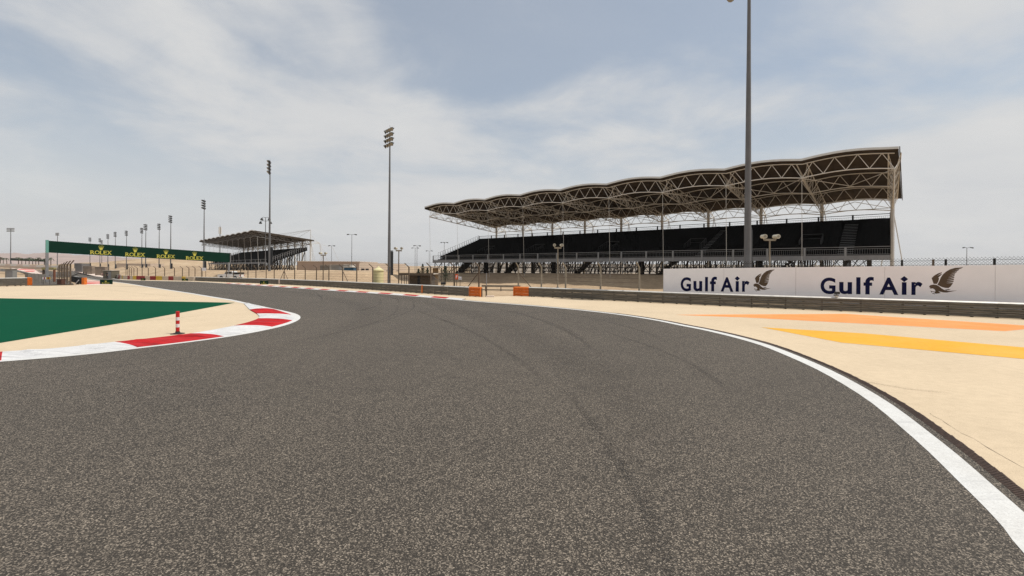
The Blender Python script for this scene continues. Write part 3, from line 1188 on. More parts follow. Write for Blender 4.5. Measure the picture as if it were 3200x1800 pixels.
# ================================================================== LETTERING
def glyph(text, size_u, size_v, bold=0.0):
    """outline mesh of built-in letters, scaled to a box of size_u by size_v (baseline at 0)"""
    cu = bpy.data.curves.new('lettering', 'FONT')
    cu.body = text
    cu.size = 1.0
    cu.offset = bold
    cu.resolution_u = 5
    cu.fill_mode = 'FRONT'
    ob = bpy.data.objects.new('lettering', cu)
    C.objects.link(ob)
    dg = bpy.context.evaluated_depsgraph_get()
    dg.update()
    me = bpy.data.meshes.new_from_object(ob.evaluated_get(dg))
    bpy.data.objects.remove(ob)
    co = [v.co.copy() for v in me.vertices]
    x0, x1 = min(c.x for c in co), max(c.x for c in co)
    y0, y1 = min(c.y for c in co), max(c.y for c in co)
    vs = [((c.x - x0) / (x1 - x0) * size_u, (c.y - y0) / (y1 - y0) * size_v) for c in co]
    fs = [tuple(p.vertices) for p in me.polygons]
    bpy.data.meshes.remove(me)
    return vs, fs


def put_flat(m, vs, fs, frame, u, v, d, mt=None):
    o, U, Vv, N = frame
    pts = [o + U * (u + a) + Vv * (v + b) + N * d for a, b in vs]
    k = len(pts)
    # face towards N
    def nrm(f):
        return (pts[f[1]] - pts[f[0]]).cross(pts[f[2]] - pts[f[0]]).dot(N)
    fs = [f if nrm(f) > 0 else tuple(reversed(f)) for f in fs]
    m.add(pts, fs, mt)


# ================================================================== WHITE HOARDING BEHIND THE RIGHT GUARDRAIL
WLINE = [on_line(offset(BR, 1.7), x) for x in (2073, 2500, 3200)]
w0, w1 = WLINE[0], WLINE[2]
wd = (w1 - w0).normalized()
W_U = Vector((wd.x, wd.y, 0))
W_N = Vector((wd.y, -wd.x, 0))
if W_N.y > 0:
    W_N = -W_N
Z_ = Vector((0, 0, 1))
W_O = Vector((w0.x, w0.y, 0))


def wall_uv(px, py):
    a, b = ab(px, py)
    ray = Vector((a / FPX, 1, b / FPX))
    e = Vector((0, 0, EYE))
    tt = (W_O - e).dot(W_N) / ray.dot(W_N)
    q = e + ray * tt
    return (q - W_O).dot(W_U), q.z


hoard = thing('advertising_hoarding', 'long white hoarding with navy airline lettering and bronze falcons behind the guardrail', 'hoarding')
zl, zr = wall_uv(2073, 840)[1], wall_uv(3200, 827)[1]
u_r = wall_uv(3200, 840)[0]
ztop = lambda u: zl + (zr - zl) * u / u_r
cutsu = [0.0] + [wall_uv(x, 860)[0] for x in (2262, 2487, 2765, 3110)]
step = cutsu[-1] - cutsu[-2]
cutsu += [cutsu[-1] + step, cutsu[-1] + 2 * step, cutsu[-1] + 3 * step]
wf = (W_O, W_U, Z_, W_N)
for a, b in zip(cutsu, cutsu[1:]):
    MB().prism([(a + .006, .25), (b - .006, .25), (b - .006, ztop(b)), (a + .006, ztop(a))], wf, -.05, 0.0).build('panel', BOARD, hoard)
for u in cutsu[1:-1]:
    MB().prism([(u - .05, -.2), (u + .05, -.2), (u + .05, ztop(u) - .05), (u - .05, ztop(u) - .05)], wf, -.16, -.052).build('post', RUST, hoard)
MB().prism([(-.02, .25), (.0, .25), (0, ztop(0)), (-.02, ztop(0))], wf, -.06, .01).build('edge_trim', WHITEM, hoard)

FAL = dict(
    wing=[(1030, 752), (1062, 700), (1092, 625), (1130, 565), (1190, 510), (1260, 470), (1350, 442), (1500, 430)],
    tips=[(1500, 430), (1437, 464), (1395, 500), (1362, 538), (1345, 570), (1340, 604), (1334, 640), (1330, 678), (1318, 714), (1305, 737)],
    slits=[(1300, 494), (1275, 540), (1245, 574), (1232, 604), (1216, 634), (1206, 661), (1196, 690), (1184, 722), (1184, 728)],
    wing_end=[(1275, 780), (1235, 810), (1170, 806), (1115, 792), (1072, 772)],
    body=[(878, 800), (884, 780), (905, 762), (960, 750), (1018, 756), (1062, 780), (1105, 815), (1160, 846), (1215, 862), (1290, 858), (1392, 850), (1290, 872), (1210, 892), (1150, 892), (1050, 872), (1096, 904), (1000, 920), (976, 892), (1000, 872),
          (985, 845), (950, 822), (905, 826), (890, 822), (900, 806)],
    left=[(962, 738), (924, 632), (970, 586), (1040, 546), (1116, 520), (1108, 538), (1020, 592), (1116, 548), (1104, 572), (1048, 622), (1062, 628), (1058, 662), (1046, 700), (1022, 738)],
    tailf=[(1166, 842), (1240, 830), (1276, 838), (1205, 856)],
    claw=[(898, 864), (940, 876), (988, 882), (978, 892), (934, 886), (926, 904), (916, 882)],
    claw2=[(930, 918), (956, 906), (986, 914), (976, 936), (966, 920), (944, 922)])


def falcon_polys():
    T, S = FAL['tips'], FAL['slits']
    w = list(FAL['wing'])
    for i in range(len(T) - 1):
        a, b = T[i], T[i + 1]
        low = (a[0] + (b[0] - a[0]) * .55, a[1] + (b[1] - a[1]) * .62)
        w += [low, S[i], b] if i < len(S) - 1 else [b]
    w += FAL['wing_end']
    return [w, FAL['body'], FAL['left'], FAL['tailf'], FAL['claw'], FAL['claw2']]


def hoarding_set(px0, px1, ytop, ybase, bx0, bx1, by0, by1):
    ym = (ytop + ybase) / 2
    u0, u1 = wall_uv(px0, ym)[0], wall_uv(px1, ym)[0]
    zc = wall_uv((px0 + px1) / 2, ytop)[1] - wall_uv((px0 + px1) / 2, ybase)[1]
    zb0, zb1 = wall_uv(px0, ybase - (1.0 if px0 < 2400 else 2))[1], wall_uv(px1, ybase + (1.5 if px0 < 2400 else 2))[1]
    W = u1 - u0
    # letter boxes measured on the photograph: start, end as a share of the word
    spec = [('G', 0.0, .160, 1.0, -.01), ('u', .198, .330, .72, 0), ('l', .372, .415, 1.0, 0), ('f', .445, .545, 1.02, 0), ('A', .600, .780, .98, 0), ('\u0131', .812, .855, .71, 0), ('r', .900, 1.0, .73, 0)]
    for ch, a, b, h, dy in spec:
        vs, fs = glyph(ch, (b - a) * W, zc * h, .030)
        m = MB()
        put_flat(m, vs, fs, wf, u0 + a * W, zb0 + (zb1 - zb0) * a + dy, .004)
        m.build('letter', NAVY, hoard)
    uc, zb = u0 + .8335 * W, zb0 + (zb1 - zb0) * .83
    r = .036 * W
    m = MB()
    m.prism([(uc - r, zb + .885 * zc), (uc, zb + .885 * zc - r), (uc + r, zb + .885 * zc), (uc, zb + .885 * zc + r)], wf, .001, .004)
    m.build('letter', NAVY, hoard)
    ub0, ub1 = wall_uv(bx0, (by0 + by1) / 2)[0], wall_uv(bx1, (by0 + by1) / 2)[0]
    zt, zz = wall_uv((bx0 + bx1) / 2, by0)[1], wall_uv((bx0 + bx1) / 2, by1)[1]
    m = MB()
    for poly in falcon_polys():
        pl = [(ub0 + (x - 875) / 625.0 * (ub1 - ub0), zz + (938 - y) / 508.0 * (zt - zz)) for x, y in poly]
        pts = [Vector(p) for p in pl]
        r_ = delaunay_2d_cdt(pts, [], [list(range(len(pts)))], 1, 1e-6)
        put_flat(m, [(p.x, p.y) for p in r_[0]], [tuple(f) for f in r_[2]], wf, 0, 0, .004)
    m.build('falcon_emblem', BRONZE, hoard)


hoarding_set(2127, 2342, 865, 910.5, 2354, 2421, 842, 912)
hoarding_set(2564, 2883, 866, 920, 2903, 3010, 835, 922)

# chain-link fence standing above the hoarding
cf = thing('chain_link_fence', 'wire mesh fence showing above the white hoarding', 'fence')
uA, uB = wall_uv(2200, 840)[0], wall_uv(3500, 820)[0]
for x in (2480, 2640, 2825, 2925, 2965, 3121, 3300):
    u = wall_uv(x, 820)[0]
    MB().prism([(u - .05, 0), (u + .05, 0), (u + .05, ztop(u) + .40), (u - .05, ztop(u) + .40)], wf, -.75, -.65).build('post', RUST if x == 2925 else DARK, cf)
m = MB()
n_ = int((uB - uA) / .17)
for i in range(n_):
    u = uA + i * .17
    for sg in (1, -1):
        a, b = u, u + sg * .62
        z0, z1 = ztop(u) - .12, ztop(u) + .5
        m.tube(W_O + W_U * a + Z_ * z0 - W_N * .7, W_O + W_U * b + Z_ * z1 - W_N * .7, .006, 3, caps=False)
m.build('wire_mesh', DARK, cf)
for dz in (.05, .32):
    MB().tube(W_O + W_U * uA + Z_ * (ztop(uA) + dz) - W_N * .7, W_O + W_U * uB + Z_ * (ztop(uB) + dz) - W_N * .7, .012, 4).build('wire', DARK, cf)


# ================================================================== GRANDSTANDS
def grandstand(P0, th, bays, BAY, D, label, nf, nr, tl, tr, rows, zf, zr_, near=True, zoff=0.0, group=None, mast_end=False, aisles=(), voms=()):
    """P0: far end of the roof's front edge; t runs along it, n away from the track"""
    o = thing('grandstand', label, 'grandstand', (0, 0, 0))
    d = Vector((math.cos(th), -math.sin(th), 0))
    n = Vector((math.sin(th), math.cos(th), 0))
    O = Vector((P0[0], P0[1], zoff))

    def S(t, q, z):
        return O + d * t + n * q + Z_ * z
    ZF, ZR = 16.45, 14.0          # roof height at front and rear
    DEP = 1.75
    Lr = bays * BAY

    def arch(t):
        f = (t / BAY) % 1.0
        return .42 * math.sin(math.pi * f)

    def roofz(t, q):
        return ZF + (ZR - ZF) * q / D + arch(t) - .20
    KA = 8 if near else 5
    # roof sheets, one a bay, with their front fascia
    for b in range(bays):
        m = MB()
        QS = [-.9, 0, D * .25, D * .5, D * .75, D, D + .9]
        e0 = -.35 if b == 0 else 0
        e1 = .35 if b == bays - 1 else 0
        for top in (0, 1):
            for q in QS:
                for k in range(KA + 1):
                    t = b * BAY + BAY * k / KA
                    tt = t + ((e0 if k == 0 else e1 if k == KA else 0) * (1 + 2.0 * max(0, q) / D))
                    m.v.append(S(tt, q, roofz(min(max(t, b * BAY + 1e-4), (b + 1) * BAY - 1e-4), q) + .02 + (.16 if top else 0)))
        w = KA + 1
        N1 = len(QS) * w
        for j in range(len(QS) - 1):
            for k in range(KA):
                a = j * w + k
                m.f += [(a, a + w, a + w + 1, a + 1), (a + N1, a + N1 + 1, a + N1 + w + 1, a + N1 + w)]
                m.m += [0, 0]
        for k in range(KA):
            a = (len(QS) - 1) * w + k
            m.f += [(a, a + N1, a + N1 + 1, a + 1), (k, k + 1, k + 1 + N1, k + N1)]
            m.m += [0, 0]
        for j in range(len(QS) - 1):
            a = j * w
            m.f += [(a, a + N1, a + N1 + w, a + w), (a + KA, a + KA + w, a + KA + w + N1, a + KA + N1)]
            m.m += [0, 0]
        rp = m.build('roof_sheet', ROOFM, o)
        m = MB()
        for k in range(KA):
            t0, t1 = b * BAY + BAY * k / KA, b * BAY + BAY * (k + 1) / KA
            z0, z1 = roofz(min(max(t0, b * BAY + 1e-4), (b + 1) * BAY - 1e-4), -.9), roofz(min(max(t1, b * BAY + 1e-4), (b + 1) * BAY - 1e-4), -.9)
            t0 += e0 if k == 0 else 0
            t1 += e1 if k == KA - 1 else 0
            m.add([S(t0, -1.0, z0 - .02), S(t1, -1.0, z1 - .02), S(t1, -1.0, z1 + .24), S(t0, -1.0, z0 + .24),
                   S(t0, -.905, z0 - .02), S(t1, -.905, z1 - .02), S(t1, -.905, z1 + .24), S(t0, -.905, z0 + .24)],
                  [(0, 1, 2, 3), (7, 6, 5, 4), (3, 2, 6, 7), (4, 5, 1, 0)])
        m.build('fascia', FASCIA, rp)
        if near:                                    # purlins under the sheet
            for k in range(1, 6):
                t = b * BAY + BAY * k / 6
                MB().tube(S(t, -.6, roofz(t, -.6) - .06), S(t, D + .6, roofz(t, D + .6) - .06), .07, 4).build('purlin', ROOFM, rp)
    side = MB()
    for t, tb_ in ((-.42, -1.15), (Lr + .42, Lr + 1.15)):
        side = MB()
        side.add([S(t - .04, -1.0, ZF - .5), S(tb_ - .04, D + .9, ZR - .55), S(tb_ - .04, D + .9, ZR + .05), S(t - .04, -1.0, ZF + .14),
                  S(t + .04, -1.0, ZF - .5), S(tb_ + .04, D + .9, ZR - .55), S(tb_ + .04, D + .9, ZR + .05), S(t + .04, -1.0, ZF + .14)],
                 [(0, 1, 2, 3), (7, 6, 5, 4), (0, 3, 7, 4), (3, 2, 6, 7), (2, 1, 5, 6), (1, 0, 4, 5)])
        side.build('verge_board', ROOFM, o)
    # long trusses
    rch = .072 if near else .09
    rdg = .043 if near else .05
    TRM = CREAMST if near else mat('far_truss', (.22, .21, .20), .6, .1, .2, 1)
    QT = (0.0, D * .36, D * .70, D) if near else (0.0, D * .5, D)
    for qi, q in enumerate(QT):
        for b in range(bays):
            m = MB()
            dep = DEP if qi == 0 else DEP * 1.0
            tp = [b * BAY + BAY * k / 8 for k in range(9)]
            zt = lambda t: roofz(min(max(t, b * BAY + 1e-4), (b + 1) * BAY - 1e-4), q) - .17
            top = [S(t, q, zt(t)) for t in tp]
            bot = [S(t, q, zt(t) - dep) for t in tp]
            tr_ = link('front_truss' if qi == 0 else 'long_truss', None, o)
            MB().path(top, rch, 5).build('top_chord', TRM, tr_)
            MB().path(bot, rch, 5).build('bottom_chord', TRM, tr_)
            dm = MB()
            prev = None
            for k in range(9):
                cur = bot[k] if k % 2 == 0 else top[k]
                if prev is not None:
                    if qi == 0 and near:
                        MB().tube(prev, cur, rdg, 5).build('diagonal', TRM, tr_)
                    else:
                        dm.tube(prev, cur, rdg, 5)
                prev = cur
            if dm.v:
                dm.build('diagonals', TRM, tr_)
    # cross trusses and columns at every node
    for b in range(bays + 1):
        t = b * BAY
        m = MB()
        zt = lambda q: ZF + (ZR - ZF) * q / D - .42
        f0, f1 = ZF - .42 - DEP, 12.15
        NQ = 10
        tops = [[S(t + sx, D * k / NQ, zt(D * k / NQ)) for k in range(NQ + 1)] for sx in (-.55, .55)]
        bots = [S(t, D * k / NQ, f0 + (f1 - f0) * k / NQ) for k in range(NQ + 1)]
        for T in tops:
            m.tube(T[0], T[-1], rch, 5)
        m.tube(bots[0], bots[-1], rch * 1.25, 5)
        for k in range(NQ + 1):
            for T in tops:
                m.tube(bots[k], T[k] if k % 2 else T[min(NQ, k + 1)], rdg * .8, 4)
                if k < NQ:
                    m.tube(T[k], bots[k + 1], rdg * .8, 4)
        m.build('cross_truss', TRM, o)
        base = soil(*(S(t, D, 0).xy)) - .3
        m = MB()
        m.tube(Vector((*S(t, D, 0).xy, base)), S(t, D, 14.0), .26 if near else .3, 8)
        c = m.build('column', WHITEM, o)
        # tie-back behind the column
        m = MB()
        nd = S(t, D + 3.6, 13.0)
        m.tube(S(t, D, 12.3), nd, .12, 5)
        m.tube(S(t, D, 14.0), nd, .10, 5)
        gz = soil(*(S(t, D + 6, 0).xy)) - .2
        for sx in (-1.6, 1.6):
            m.tube(nd, Vector((*S(t + sx, D + 5.5, 0).xy, gz)), .07, 5)
        m.build('tie_back', WHITEM, c)
        # hanger from the front node
        gz = soil(*(S(t, .6, 0).xy))
        m = MB()
        m.tube(S(t, 0, f0), Vector((*S(t, .6, 0).xy, gz)), .028 if near else .04, 4)
        m.build('hanger_cable', WHITEM, o)
        if b < bays:                                # sway bracing between nodes under the front
            br_ = [(S(t, D, 12.3), S(t + BAY, D, 12.3)), (S(t, D, 12.2), S(t + BAY * .5, D * .85, 13.2)), (S(t + BAY, D, 12.2), S(t + BAY * .5, D * .85, 13.2))]
            if near:
                br_ += [(S(t, 0, f0), S(t + BAY * .55, D * .36, f0 - .4)), (S(t + BAY, 0, f0), S(t + BAY * .45, D * .36, f0 - .4))]
            for p_, q_ in br_:
                MB().tube(p_, q_, .05, 4).build('sway_brace', TRM, o)
    if mast_end:
        m = MB()
        m.tube(S(Lr, D, 13.9), S(Lr, D, 18.2), .18, 6, .1)
        for b in range(1, 5):
            m.tube(S(Lr, D, 18.1), S(Lr - b * BAY * .8, D * (1 - b * .16), roofz(Lr - b * BAY * .8 - .01, D * (1 - b * .16)) + .2), .06, 4)
        for q in (4, 9):
            m.tube(S(Lr, D, 18.0 - q * .5), S(Lr, D + q, 13 - q * .2), .05, 4)
            m.tube(S(Lr, D + q, 13 - q * .2), Vector((*S(Lr + 2, D + q + 4, 0).xy, soil(*(S(Lr + 2, D + q + 4, 0).xy)))), .07, 4)
        m.build('cable_mast', WHITEM, o)
    # ---- seating
    dq = (nr - nf - 1.4) / rows
    dz = (zr_ - zf) / rows
    m = MB()                                         # stepped deck
    pts = []
    for k in range(rows):
        q = nf + 1.4 + k * dq
        pts += [(q, zf + k * dz), (q, zf + (k + 1) * dz)]
    pts = [(nf, zf)] + pts + [(nr, zf + rows * dz), (nr, zf + rows * dz - .5), (nf + 1.2, zf - .35), (nf, zf - .35)]
    k = len(pts)
    m.v = [S(tl, q, z) for q, z in pts] + [S(tr, q, z) for q, z in pts]
    for i in range(k):
        j = (i + 1) % k
        m.f.append((i, i + k, j + k, j))
        m.m.append(0)
    tri = delaunay_2d_cdt([Vector(p) for p in pts], [], [list(range(k))], 1, 1e-6)
    for f in tri[2]:
        m.f += [tuple(f), tuple(i + k for i in reversed(f))]
        m.m += [0, 0]
    m.build('seating_deck', DECK, o)

    def blocked(t, k):
        for a, b in aisles:
            if a <= t <= b:
                return True
        for a, b in voms:
            if a - .2 <= t <= b + .2 and 3 <= k <= 8:
                return True
        return False
    sm = MB()
    sm.box((0, 0, .40), (.50, .40, .07), mt=BLACKSEAT)
    sm.box((0, .19, .64), (.505, .06, .44), mt=BLACKSEAT)
    sm.box((0, .06, .18), (.06, .10, .36), mt=BLACKSEAT)
    seat_me = sm.mesh('seat')
    seat_me.materials.clear()
    seat_me.materials.append(BLACKSEAT)
    ang = math.atan2(d.y, d.x)
    allp = []
    sp = .52 if near else 1.6
    for k in range(rows):
        q = nf + 1.4 + (k + .55) * dq
        t = tl + .5
        while t < tr - .4:
            if not blocked(t, k):
                allp.append((t, q, zf + (k + 1) * dz))
            t += sp
    allp.sort(key=lambda p: (S(*p)).y)
    keep = 300 if near else 0
    for t, q, z in allp[:keep]:
        s_ = link('seat', seat_me, o, S(t, q, z), ang)
    m = MB()
    ca, sa = math.cos(ang), math.sin(ang)
    sv = [v.co.copy() for v in seat_me.vertices]
    sf = [tuple(p.vertices) for p in seat_me.polygons]
    wd_ = 1.0 if near else 3.3
    for t, q, z in allp[keep:]:
        b_ = S(t, q, z)
        m.add([(b_.x + v.x * wd_ * ca - v.y * sa, b_.y + v.x * wd_ * sa + v.y * ca, b_.z + v.z) for v in sv], sf)
    m.build('seat_rows', BLACKSEAT, o, kind='stuff')
    for a, b in aisles:                              # stairways between the blocks
        for k in range(rows):
            q = nf + 1.4 + k * dq
            MB().box(S((a + b) / 2, q + dq * .3, zf + (k + .5) * dz + .03), (b - a - .1, dq * .5, .06 + dz), ang).build('stair_tread', STAIR, o)
    for a, b in voms:                                # entrances through the seating
        m = MB()
        k = 4
        q0, q1 = nf + 1.4 + k * dq, nf + 1.4 + (k + 4) * dq
        zz = zf + k * dz
        for t in (a, b):
            for j in range(5):
                q = q0 + (q1 - q0) * j / 4
                m.tube(S(t, q, zz - .1), S(t, q, zz + 1.15 + j * dz), .035, 4)
            m.tube(S(t, q0, zz + 1.15), S(t, q1, zz + 1.15 + 4 * dz), .035, 4)
        m.tube(S(a, q1, zz + 1.15 + 4 * dz), S(b, q1, zz + 1.15 + 4 * dz), .045, 4)
        m.tube(S(a, q1, zz + .5 + 4 * dz), S(b, q1, zz + .5 + 4 * dz), .035, 4)
        e = m.build('entrance_rail', ENTR, o)
        MB().box(S((a + b) / 2, q0 + .3, zz + .35), (b - a - .2, .1, .9), ang).build('entrance_panel', DECK, e)
    # ---- front walkway fascia and railings
    npan = max(2, round((tr - tl) / (4.4 if near else 7)))
    Pt = [tl + (tr - tl) * i / npan for i in range(npan + 1)]
    for i in range(npan):
        a, b = Pt[i], Pt[i + 1]
        MB().box(S((a + b) / 2, nf - .06, zf - .28), (b - a - .04, .12, .62), ang).build('walkway_fascia', GFASC, o)
        for q, z0, nm, mt, hh in ((nf - .02, zf + .06, 'railing', RAILG, 1.05), (nr - .05, zf + rows * dz + .25, 'rear_railing', DARK, 1.25)):
            m = MB()
            m.tube(S(a, q, z0 + hh), S(b, q, z0 + hh), (.045 if nm == 'railing' else .065) if near else .07, 4)
            m.tube(S(a, q, z0 + hh * .75), S(b, q, z0 + hh * .75), .025, 4)
            m.tube(S(a, q, z0 + .1), S(b, q, z0 + .1), .03, 4)
            m.box(S(a, q - .09, z0 + hh / 2 - (.35 if nm == 'railing' else 0)), (.24, .12, hh + (.7 if nm == 'railing' else .15)), ang)
            if near:
                c = int((b - a) / .24)
                for j in range(1, c):
                    t = a + (b - a) * j / c
                    m.tube(S(t, q, z0 + .1), S(t, q, z0 + hh * .75), .012, 3, caps=False)
            m.build(nm, mt, o)
    MB().box(S((tl + tr) / 2, nr - .2, zf + rows * dz + .35), (tr - tl, .08, .95), ang).build('rear_panel', DECK, o)
    # stepped end railings
    for t in (tl, tr):
        for k in range(rows):
            q = nf + 1.4 + k * dq
            z = zf + (k + 1) * dz
            m = MB()
            w = .03 if near else .06
            a, b = q + .08, q + dq - .06
            m.path([S(t, a, z - .1), S(t, a, z + 1.62), S(t, b, z + 1.62), S(t, b, z - .1)], w, 4)
            m.tube(S(t, a, z + .9), S(t, b, z + .9), w, 4)
            m.build('end_rail', DARK if near else STEEL, o)
    # ---- scaffolding below
    st = 2.5 if near else 6.0
    t = tl + .3
    rs = .07 if near else .11
    i = 0
    qs = [nf + .2 + (nr - nf - .5) * k / 5 for k in range(6)]
    ztop_ = lambda q: zf - .35 + max(0, (q - nf - 1.2) / (nr - nf - 1.2)) * (rows * dz - .15)
    while t < tr:
        fr = MB()
        legs = []
        for q in qs:
            g = soil(*(S(t, q, 0).xy)) - .15
            legs.append((Vector((*S(t, q, 0).xy, g)), S(t, q, ztop_(q))))
        frame = link('scaffold_frame', None, o)
        for a, b in legs:
            MB().tube(a, b, rs * (1.5 if i % 3 == 0 else 1), 5).build('leg', SCAF, frame)
        br = MB()
        for (a, b), (c_, e_) in zip(legs, legs[1:]):
            br.tube(a + Z_ * .2, e_, rs * .8, 4)
            br.tube(a + Z_ * 1.4, c_ + Z_ * 1.4, rs * .7, 4)
        br.build('bracing', SCAF, frame)
        if t + st < tr:
            lb = MB()
            for qi, q in enumerate(qs):
                g = soil(*(S(t, q, 0).xy))
                p0, p1 = Vector((*S(t, q, 0).xy, g + .2)), S(t + st, q, ztop_(q) - .1)
                lb.tube(S(t, q, ztop_(q) - .12), S(t + st, q, ztop_(q) - .12), rs * .7, 4)
                if (i + qi) % 2 == 0:
                    lb.tube(p0, p1, rs * .8, 4)
                if (i + qi) % 3 == 0:
                    lb.tube(Vector((*S(t + st, q, 0).xy, g + .2)), S(t, q, ztop_(q) - .1), rs * .8, 4)
                if near and qi < 3:
                    lb.tube(Vector((*S(t, q, 0).xy, g + .45)), Vector((*S(t + st, q, 0).xy, g + .45)), rs * .6, 4)
            lb.build('side_bracing', SCAF, frame)
        t += st
        i += 1
    if near:                                         # stair flights to the entrances under the seats
        for a, b in voms:
            m = MB()
            for k in range(9):
                z = 1.7 + k * .32
                m.box(S(a - 3.6 + k * .4, nf + 2.2, z), (.42, 2.4, .08), ang)
                m.box(S(a - 3.6 + k * .4, nf + 2.2, z - .16), (.05, 2.4, .3), ang)
            m.build('stair_flight', SCAF, o)
        for t in (12, 30, 48, 66):
            MB().tube(Vector((*S(t, nf + 1.2, 0).xy, 1.0)), S(t, nf + 1.2, zf - .4), .5, 10).build('pier', DECK, o)
    return o, S


TH1 = 0.6891
d1 = Vector((math.cos(TH1), -math.sin(TH1)))
n1_ = Vector((math.sin(TH1), math.cos(TH1)))


def t_of(px, q, P0=Vector((-18.86, 103.51))):
    best, bt = 1e9, 0
    for i in range(-50, 900):
        p = P0 + d1 * (i * .1) + n1_ * q
        e = abs(px_of(p.x, p.y) - px)
        if e < best:
            best, bt = e, i * .1
    return bt


vom = [(t_of(x, 10.5) - 1.3, t_of(x, 10.5) + 1.3) for x in (1512, 1668, 1897, 2167, 2533)]
ais = [(t_of(2240, 16) - .7, t_of(2240, 16) + .7), (t_of(2655, 16) - .9, t_of(2655, 16) + .9)]
grandstand((-18.86, 103.51), TH1, 9, 9.0, 23.04, 'large covered grandstand with black seats behind the airline hoarding', 5.0, 21.0, -4.3, 80.7, 18, 4.55, 9.75, True, aisles=ais, voms=vom)
grandstand((-163, 239), math.atan2(69, 67.7), 11, 8.8, 19.5, 'smaller distant covered grandstand beyond the green gantry', 3.5, 18.5, -2, 96, 16, 4.9, 10.2, False, zoff=-.3, mast_end=True)

# ================================================================== FLOODLIGHT MASTS
def lamp_mesh(n=10):
    """dish floodlight looking along +X and tipped down"""
    m = MB()
    prof = [(.05, -.46), (.13, -.40), (.17, -.22), (.26, -.06), (.33, .06), (.33, .12)]
    k = len(prof)
    for r, x in prof:
        for i in range(n):
            t = 2 * math.pi * i / n
            m.v.append((x, r * math.cos(t), r * math.sin(t)))
    for j in range(k - 1):
        for i in range(n):
            m.f.append((j * n + i, (j + 1) * n + i, (j + 1) * n + (i + 1) % n, j * n + (i + 1) % n))
            m.m.append(m.slot(LAMPB))
    m.f.append(tuple(range(n)))
    m.m.append(m.slot(LAMPB))
    m.f.append(tuple(range(k * n - 1, (k - 1) * n - 1, -1)))
    m.m.append(m.slot(LENS))
    m.box((-.16, 0, .24), (.06, .3, .1), mt=LAMPB)
    return m.mesh('lamp')


LAMP = lamp_mesh()
LAMP_FAR = lamp_mesh(6)


def make_mast(near=True, H_=27.3):
    root = thing('floodlight_mast', 'floodlight mast', 'floodlight')
    m = MB()
    for z0, z1, r0, r1 in ((-1.0, 9, .29, .23), (9, 18, .225, .165), (18, H_, .16, .10)):
        m.tube((0, 0, z0), (0, 0, z1), r0, 12 if near else 8, r1)
    m.tube((0, 0, -.9), (0, 0, -.0), .36, 10)
    pole = m.build('pole', MAST, root, smooth=False)
    m = MB()
    m.tube((0, 0, H_), (0, 0, H_ + .55), .02, 4)
    m.build('lightning_rod', DARK, root)
    m = MB()
    m.box((-.42, -.05, 3.6), (.55, .45, 4.2))
    m.box((-.42, -.05, 5.8), (.5, .4, .12))
    m.build('cabinet', mat('cabinet_dark', (.03, .032, .035), .7, .1, .2, 2, spec=.15), root)
    for r in range(4):
        z = H_ - .25 - r * .86
        m = MB()
        m.box((.0, .0, z), (.12, 2.9, .12))
        arm = m.build('crossarm', DARK, root)
        for k in range(4):
            y = -1.26 + k * .84
            o = link('lamp', LAMP if near else LAMP_FAR, arm, (.28, y, z - .18))
            o.rotation_euler = (0, R_(30 + 4 * r), R_((-26, -9, 9, 26)[k]))
    return root


m_near = make_mast(True)
m_far = make_mast(False)
# photo x at the foot, distance, heading of the lamps (degrees), scale, label
MASTS = [(2336, 37.5, 228, 1.048, 'tall grey floodlight mast rising out of frame before the large grandstand'),
         (1216, 80, 222, 1.0, 'floodlight mast between the two grandstands, the tallest seen to its top'),
         (842, 113, 200, 1.0, 'floodlight mast in front of the smaller distant grandstand'),
         (637, 160, 195, 1.0, 'floodlight mast just left of the smaller grandstand roof'),
         (533, 204, 195, 1.0, 'floodlight mast behind the gantry, third lettering, second mast left of the distant grandstand'),
         (497, 240, 195, 1.0, 'floodlight mast rising between the last two wordmarks, third left of distant grandstand'),
         (455, 250, 190, 1.02, 'right one of two close floodlight masts above the second wordmark'),
         (443, 268, 195, 1.0, 'left one of two close floodlight masts above the second wordmark'),
         (395, 290, 195, 1.0, 'floodlight mast above the gap between the first two wordmarks'),
         (360, 302, 195, 1.0, 'floodlight mast above the right end of the first wordmark'),
         (337, 325, 195, 1.0, 'floodlight mast above the middle of the first wordmark'),
         (312, 380, 195, .98, 'left one of the twin small masts above the first crown'),
         (318, 410, 200, .97, 'right one of the twin small masts above the first crown'),
         (281, 390, 190, 1.02, 'floodlight mast above the left end of the first wordmark')]
first = {True: True, False: True}
for px, Y, hd, sc, lab in MASTS:
    near = Y < 130
    src = m_near if near else m_far
    r = src if first[near] else copy_tree(src)
    first[near] = False
    x = (px - CX) * Y / FPX
    r.location = (x, Y, (soil(x, Y) if Y < 130 else level(Y)) + .05)
    r.rotation_euler = (0, 0, R_(hd))
    r.scale = (sc, sc, sc)
    r['label'] = lab
    r['group'] = 'floodlight masts around the circuit'
for px, top, w, Y, lab in ((33, 712, 1.0, 400, 'stadium light with a wide flat head at the far left edge'), (179, 727, .48, 440, 'stadium light with a small flat head behind the gantry end')):
    x = (px - CX) * Y / FPX
    zt = at(px, top, Y).z
    r = thing('stadium_light', lab, 'floodlight', (x, Y, level(Y)))
    hgt = zt - level(Y)
    MB().tube((0, 0, -1), (0, 0, hgt - 1), .42, 8, .22).build('pole', MAST, r)
    m = MB()
    for i in range(7):
        for j in range(3):
            m.box(((i - 3) * .95 * w, -.2, hgt - .6 - j * 1.2 * (w ** .3)), (.8 * w, .5, .8))
    for j in range(3):
        m.box((0, 0, hgt - .6 - j * 1.2 * (w ** .3)), (6.6 * w, .2, .16))
    m.build('lamp_panel', mat('lamp_panel', (.30, .31, .31), .5, .2, .2, 2), r)

